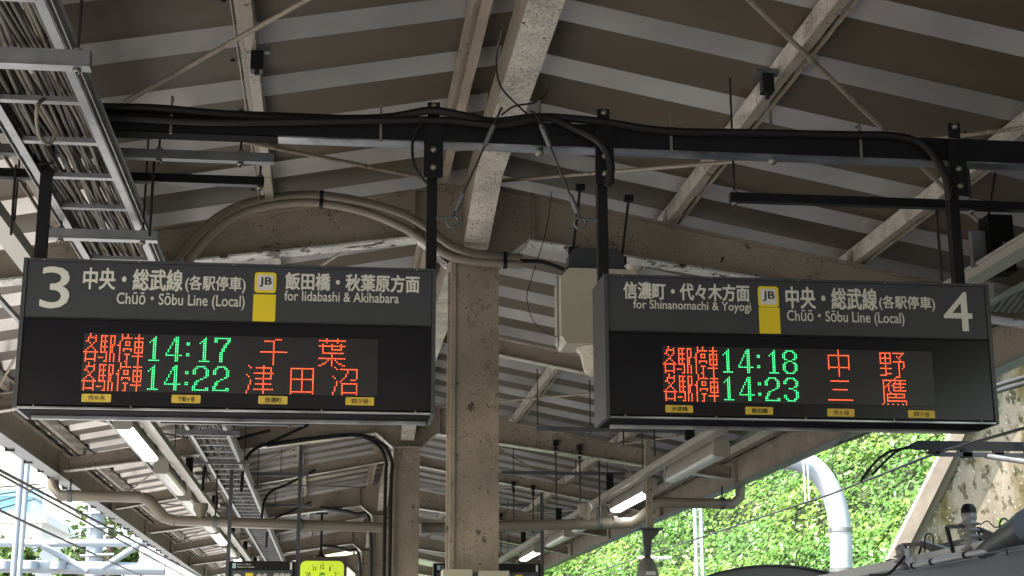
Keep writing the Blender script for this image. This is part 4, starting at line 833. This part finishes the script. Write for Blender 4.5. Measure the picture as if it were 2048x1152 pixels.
owire(P(1970, 778, Y=13), P(2080, 746, Y=11), .02, 'upper dark feeder cable crossing the concrete wall right of sign 4'); owire(P(1970, 790, Y=13), P(2080, 758, Y=11), .02, 'lower dark feeder cable crossing the concrete wall right of sign 4')
for dx in (0, 8):
    a1 = P(1606+dx, 912, Y=21.8); b1 = P(1611+dx, 1003, Y=21.8); owire(a1, b1, .01, ('left' if dx == 0 else 'right')+' thin white dropper hanging from the curved mast', whitep)
ins = MB(); q = P(1372, 1120, Y=30)
for k in range(5): ins.lathe([(.03, 0), (.09, .02), (.09, .05), (.03, .07)], (q.x-.9+k*.13, 30, q.z), 10)
tag(ins.build('insulator_string', whitep), 'row of white insulators beside the slender twin pole', 'insulator')
# ---------------------------------------------------------------- left side: line equipment and buildings
bw = mat('white_facade', (.72, .72, .71), .8, var=.04); bglass = mat('blue_glass', (.18, .38, .5), .15, metal=.2); wing = mat('window_band', (.25, .3, .34), .2)
for i, (px, lab) in enumerate(((30, 'left one of two slender white uprights standing on the gantry'), (42, 'right one of two slender white uprights standing on the gantry, hooked at its top'))):
    q = P(px, 1100, Y=30); m_ = thing('signal_upright', (q.x, 30, -1.15), lab, 'pole'); tp = P(px+8, 860 if i == 0 else 930, Y=30)
    pts = [(q.x, 30, -1.15), (q.x, 30, tp.z)]
    if i: pts += [P(52, 905, Y=30), P(66, 880, Y=30), P(90, 868, Y=30)]
    MB().tube(spline(pts, 4), .055, 8).build('tube', gantryp, m_)
gan = thing('line_gantry', (-8, 34, -1.15), 'white tubular gantry spanning the tracks at the lower left', 'gantry')
MB().tube([P(-60, 1131, Y=34), P(330, 1139, Y=34)], .14, 12).build('chord', gantryp, gan); MB().tube([P(-60, 1086, Y=34), P(300, 1086, Y=34)], .085, 12).build('chord', gantryp, gan)
for (a, b) in (((85, 1092), (175, 1142)), ((205, 1136), (285, 1085))): MB().tube([P(*a, Y=33.9), P(*b, Y=33.9)], .07, 10).build('brace', gantryp, gan)
for px in (8, 60, 115): MB().tube([P(px, 1138, Y=33.8), P(px+2, 1122, Y=33.8)], .17, 10).build('clamp', gantryp, gan)
st = MB(); q = P(50, 1085, Y=33.7)
for k in range(9): st.lathe([(.03, -.09), (.11, -.06), (.11, -.02), (.03, 0)], (q.x+k*.075*1.0, 33.7, q.z+.05), 10)
st.build('insulator_row', whitep, gan)
mp_ = thing('line_mast', (P(195, 1100, Y=36).x, 36, -1.15), 'thick pale line mast rising behind the drain pipe elbow', 'mast'); MB().tube([(P(195, 1100, Y=36).x, 36, -1.15), P(196, 960, Y=36)], .19, 14).build('tube', gantryp, mp_)
for k in range(5): q = P(196, 1000+k*28, Y=35.8); MB().tube([q-Vector((.4, 0, 0)), q+Vector((.35, 0, .04))], .03, 6).build('cross_arm', gantryp, mp_)
for i, (a, b, r) in enumerate((((-20, 930), (430, 1168), .02), ((-20, 938), (420, 1180), .016), ((-20, 1012), (300, 1160), .018), ((-10, 975), (80, 968), .012), ((-10, 990), (90, 975), .012), ((-10, 1005), (60, 985), .012), ((-10, 1020), (70, 998), .012), ((60, 1100), (200, 1060), .01), ((300, 1010), (210, 1152), .012))):
    owire(P(*a, Y=12 if i < 3 else 40), P(*b, Y=38 if i < 3 else 44), r*(.7 if i < 3 else 1.6), ['upper dark overhead wire left of the canopy', 'second dark overhead wire left of the canopy', 'long dark wire crossing in front of the white gantry', 'topmost thin wire by the blue glass building', 'second thin wire by the blue glass building', 'third thin wire by the blue glass building', 'lowest thin wire by the blue glass building', 'thin wire rising above the gantry brace', 'thin sagging wire below the drain pipe'][i], rodm)
def building(x0, x1, y, zt, rows, cols, label, m, wmat, z0=0):
    root = thing('building', ((x0+x1)/2, y+5, -1.2), label, 'building'); MB().box((x0, y, -1.2), (x1, y+12, zt)).build('wall', m, root)
    MB().box((x0-.3, y-.3, zt), (x1+.3, y+12.3, zt+.5)).build('parapet', m, root)
    cw_ = (x1-x0)/cols; rh = 3.4
    for r in range(rows):
        for c_ in range(cols):
            zz = zt-1.0-r*rh
            w_ = MB().box((x0+c_*cw_+cw_*.15, y-.05, zz-1.6), (x0+(c_+1)*cw_-cw_*.15, y-.005, zz)).build('window', wmat, root)
            MB().box((x0+c_*cw_+cw_*.12, y-.25, zz-1.75), (x0+(c_+1)*cw_-cw_*.12, y-.052, zz-1.62)).build('sill', m, w_)
q0, q1 = P(-140, 1020, Y=120), P(60, 1020, Y=120); building(q0.x, q1.x, 120, P(0, 993, Y=120).z, 5, 8, 'blue glass office block at the far left edge', bglass, mat('glass_pane', (.3, .55, .7), .1))
q0, q1 = P(-60, 1050, Y=95), P(84, 1050, Y=95); building(q0.x, q1.x, 95, P(0, 1045, Y=95).z, 4, 5, 'low white building with window bands below the blue glass block', bw, wing)
q0, q1 = P(86, 1000, Y=110), P(440, 1000, Y=110); building(q0.x, q1.x, 110, P(200, 930, Y=110).z, 7, 9, 'large white building behind the line masts on the left', bw, mat('pale_pane', (.55, .6, .62), .3))
# trees beyond the tracks
def tree(x, y, zt, r, label, n=2600, seed=1, lean=0):
    rg = np.random.default_rng(seed); root = thing('tree', (x, y, -1.2), label, 'tree', 'trees beyond the left tracks'); bark = MATS.get('bark') or mat('bark', (.09, .065, .05), .9)
    tb = MB(); zc = zt-r*1.0; tb.tube([(x, y, -1.2), (x+.1, y, zc*.6), (x+lean, y, zt-.3)], [.28, .2, .04], 8)
    for k in range(9):
        a = rg.uniform(0, 6.28); zz = rg.uniform(zc*.5, zt-r*.3); tb.tube([(x, y, zz), (x+math.cos(a)*r*.8, y+math.sin(a)*r*.8, zz+r*.5)], [.07, .02], 5)
    tb.build('trunk', bark, root)
    cc = rg.normal(0, 1, (14, 3)); cc /= np.linalg.norm(cc, axis=1)[:, None]; cc = cc*rg.uniform(.3, .8, (14, 1))*r
    c = cc[rg.integers(0, 14, n)]+rg.normal(0, r*.2, (n, 3)); c += np.array([x, y, zc])
    nr = rg.normal(0, 1, (n, 3)); nr /= np.linalg.norm(nr, axis=1)[:, None]; tx = np.cross(nr, rg.normal(0, 1, (n, 3))); tx /= np.linalg.norm(tx, axis=1)[:, None]; ty = np.cross(nr, tx); s = rg.uniform(.1, .2, n)[:, None]
    V = np.stack([c-tx*s, c-ty*s*.6, c+tx*s, c+ty*s*.6], 1).reshape(-1, 3)-np.array([x, y, -1.2]); F = np.arange(n*4).reshape(-1, 4).tolist()
    me = bpy.data.meshes.new('crown'); me.from_pydata(V.tolist(), [], F); ca = me.color_attributes.new('leaf_tone', 'FLOAT_COLOR', 'POINT'); k = rg.random(n)[:, None]; lc = np.array([[.03, .07, .015]])+k*np.array([[.06, .08, .01]]); ca.data.foreach_set('color', np.repeat(np.concatenate([lc, np.ones((n, 1))], 1), 4, 0).ravel())
    me.materials.append(leafm); o = bpy.data.objects.new('crown', me); COL.objects.link(o); o.parent = root
for i, (px, py, y, r, lab) in enumerate(((30, 1118, 62, 1.0, 'rounded green tree behind the gantry at the far left'), (10, 1165, 58, 1.0, 'green bush crown at the bottom left corner'), (165, 1118, 66, .8, 'sparse tree behind the white gantry brace'), (235, 1112, 64, .8, 'small tree right of the thick pale mast'), (222, 1020, 60, 1.6, 'tall bare-branched tree beside the drain pipe'), (150, 1160, 60, .9, 'low green tree below the gantry'))):
    q = P(px, py, Y=y); tree(q.x, y, q.z+r*.9, r, lab, 2000 if i != 4 else 260, i+1)
tag(bpy.data.objects['hillside'], kind='structure')
bpy.data.objects.remove(_to); bpy.data.curves.remove(_tc)
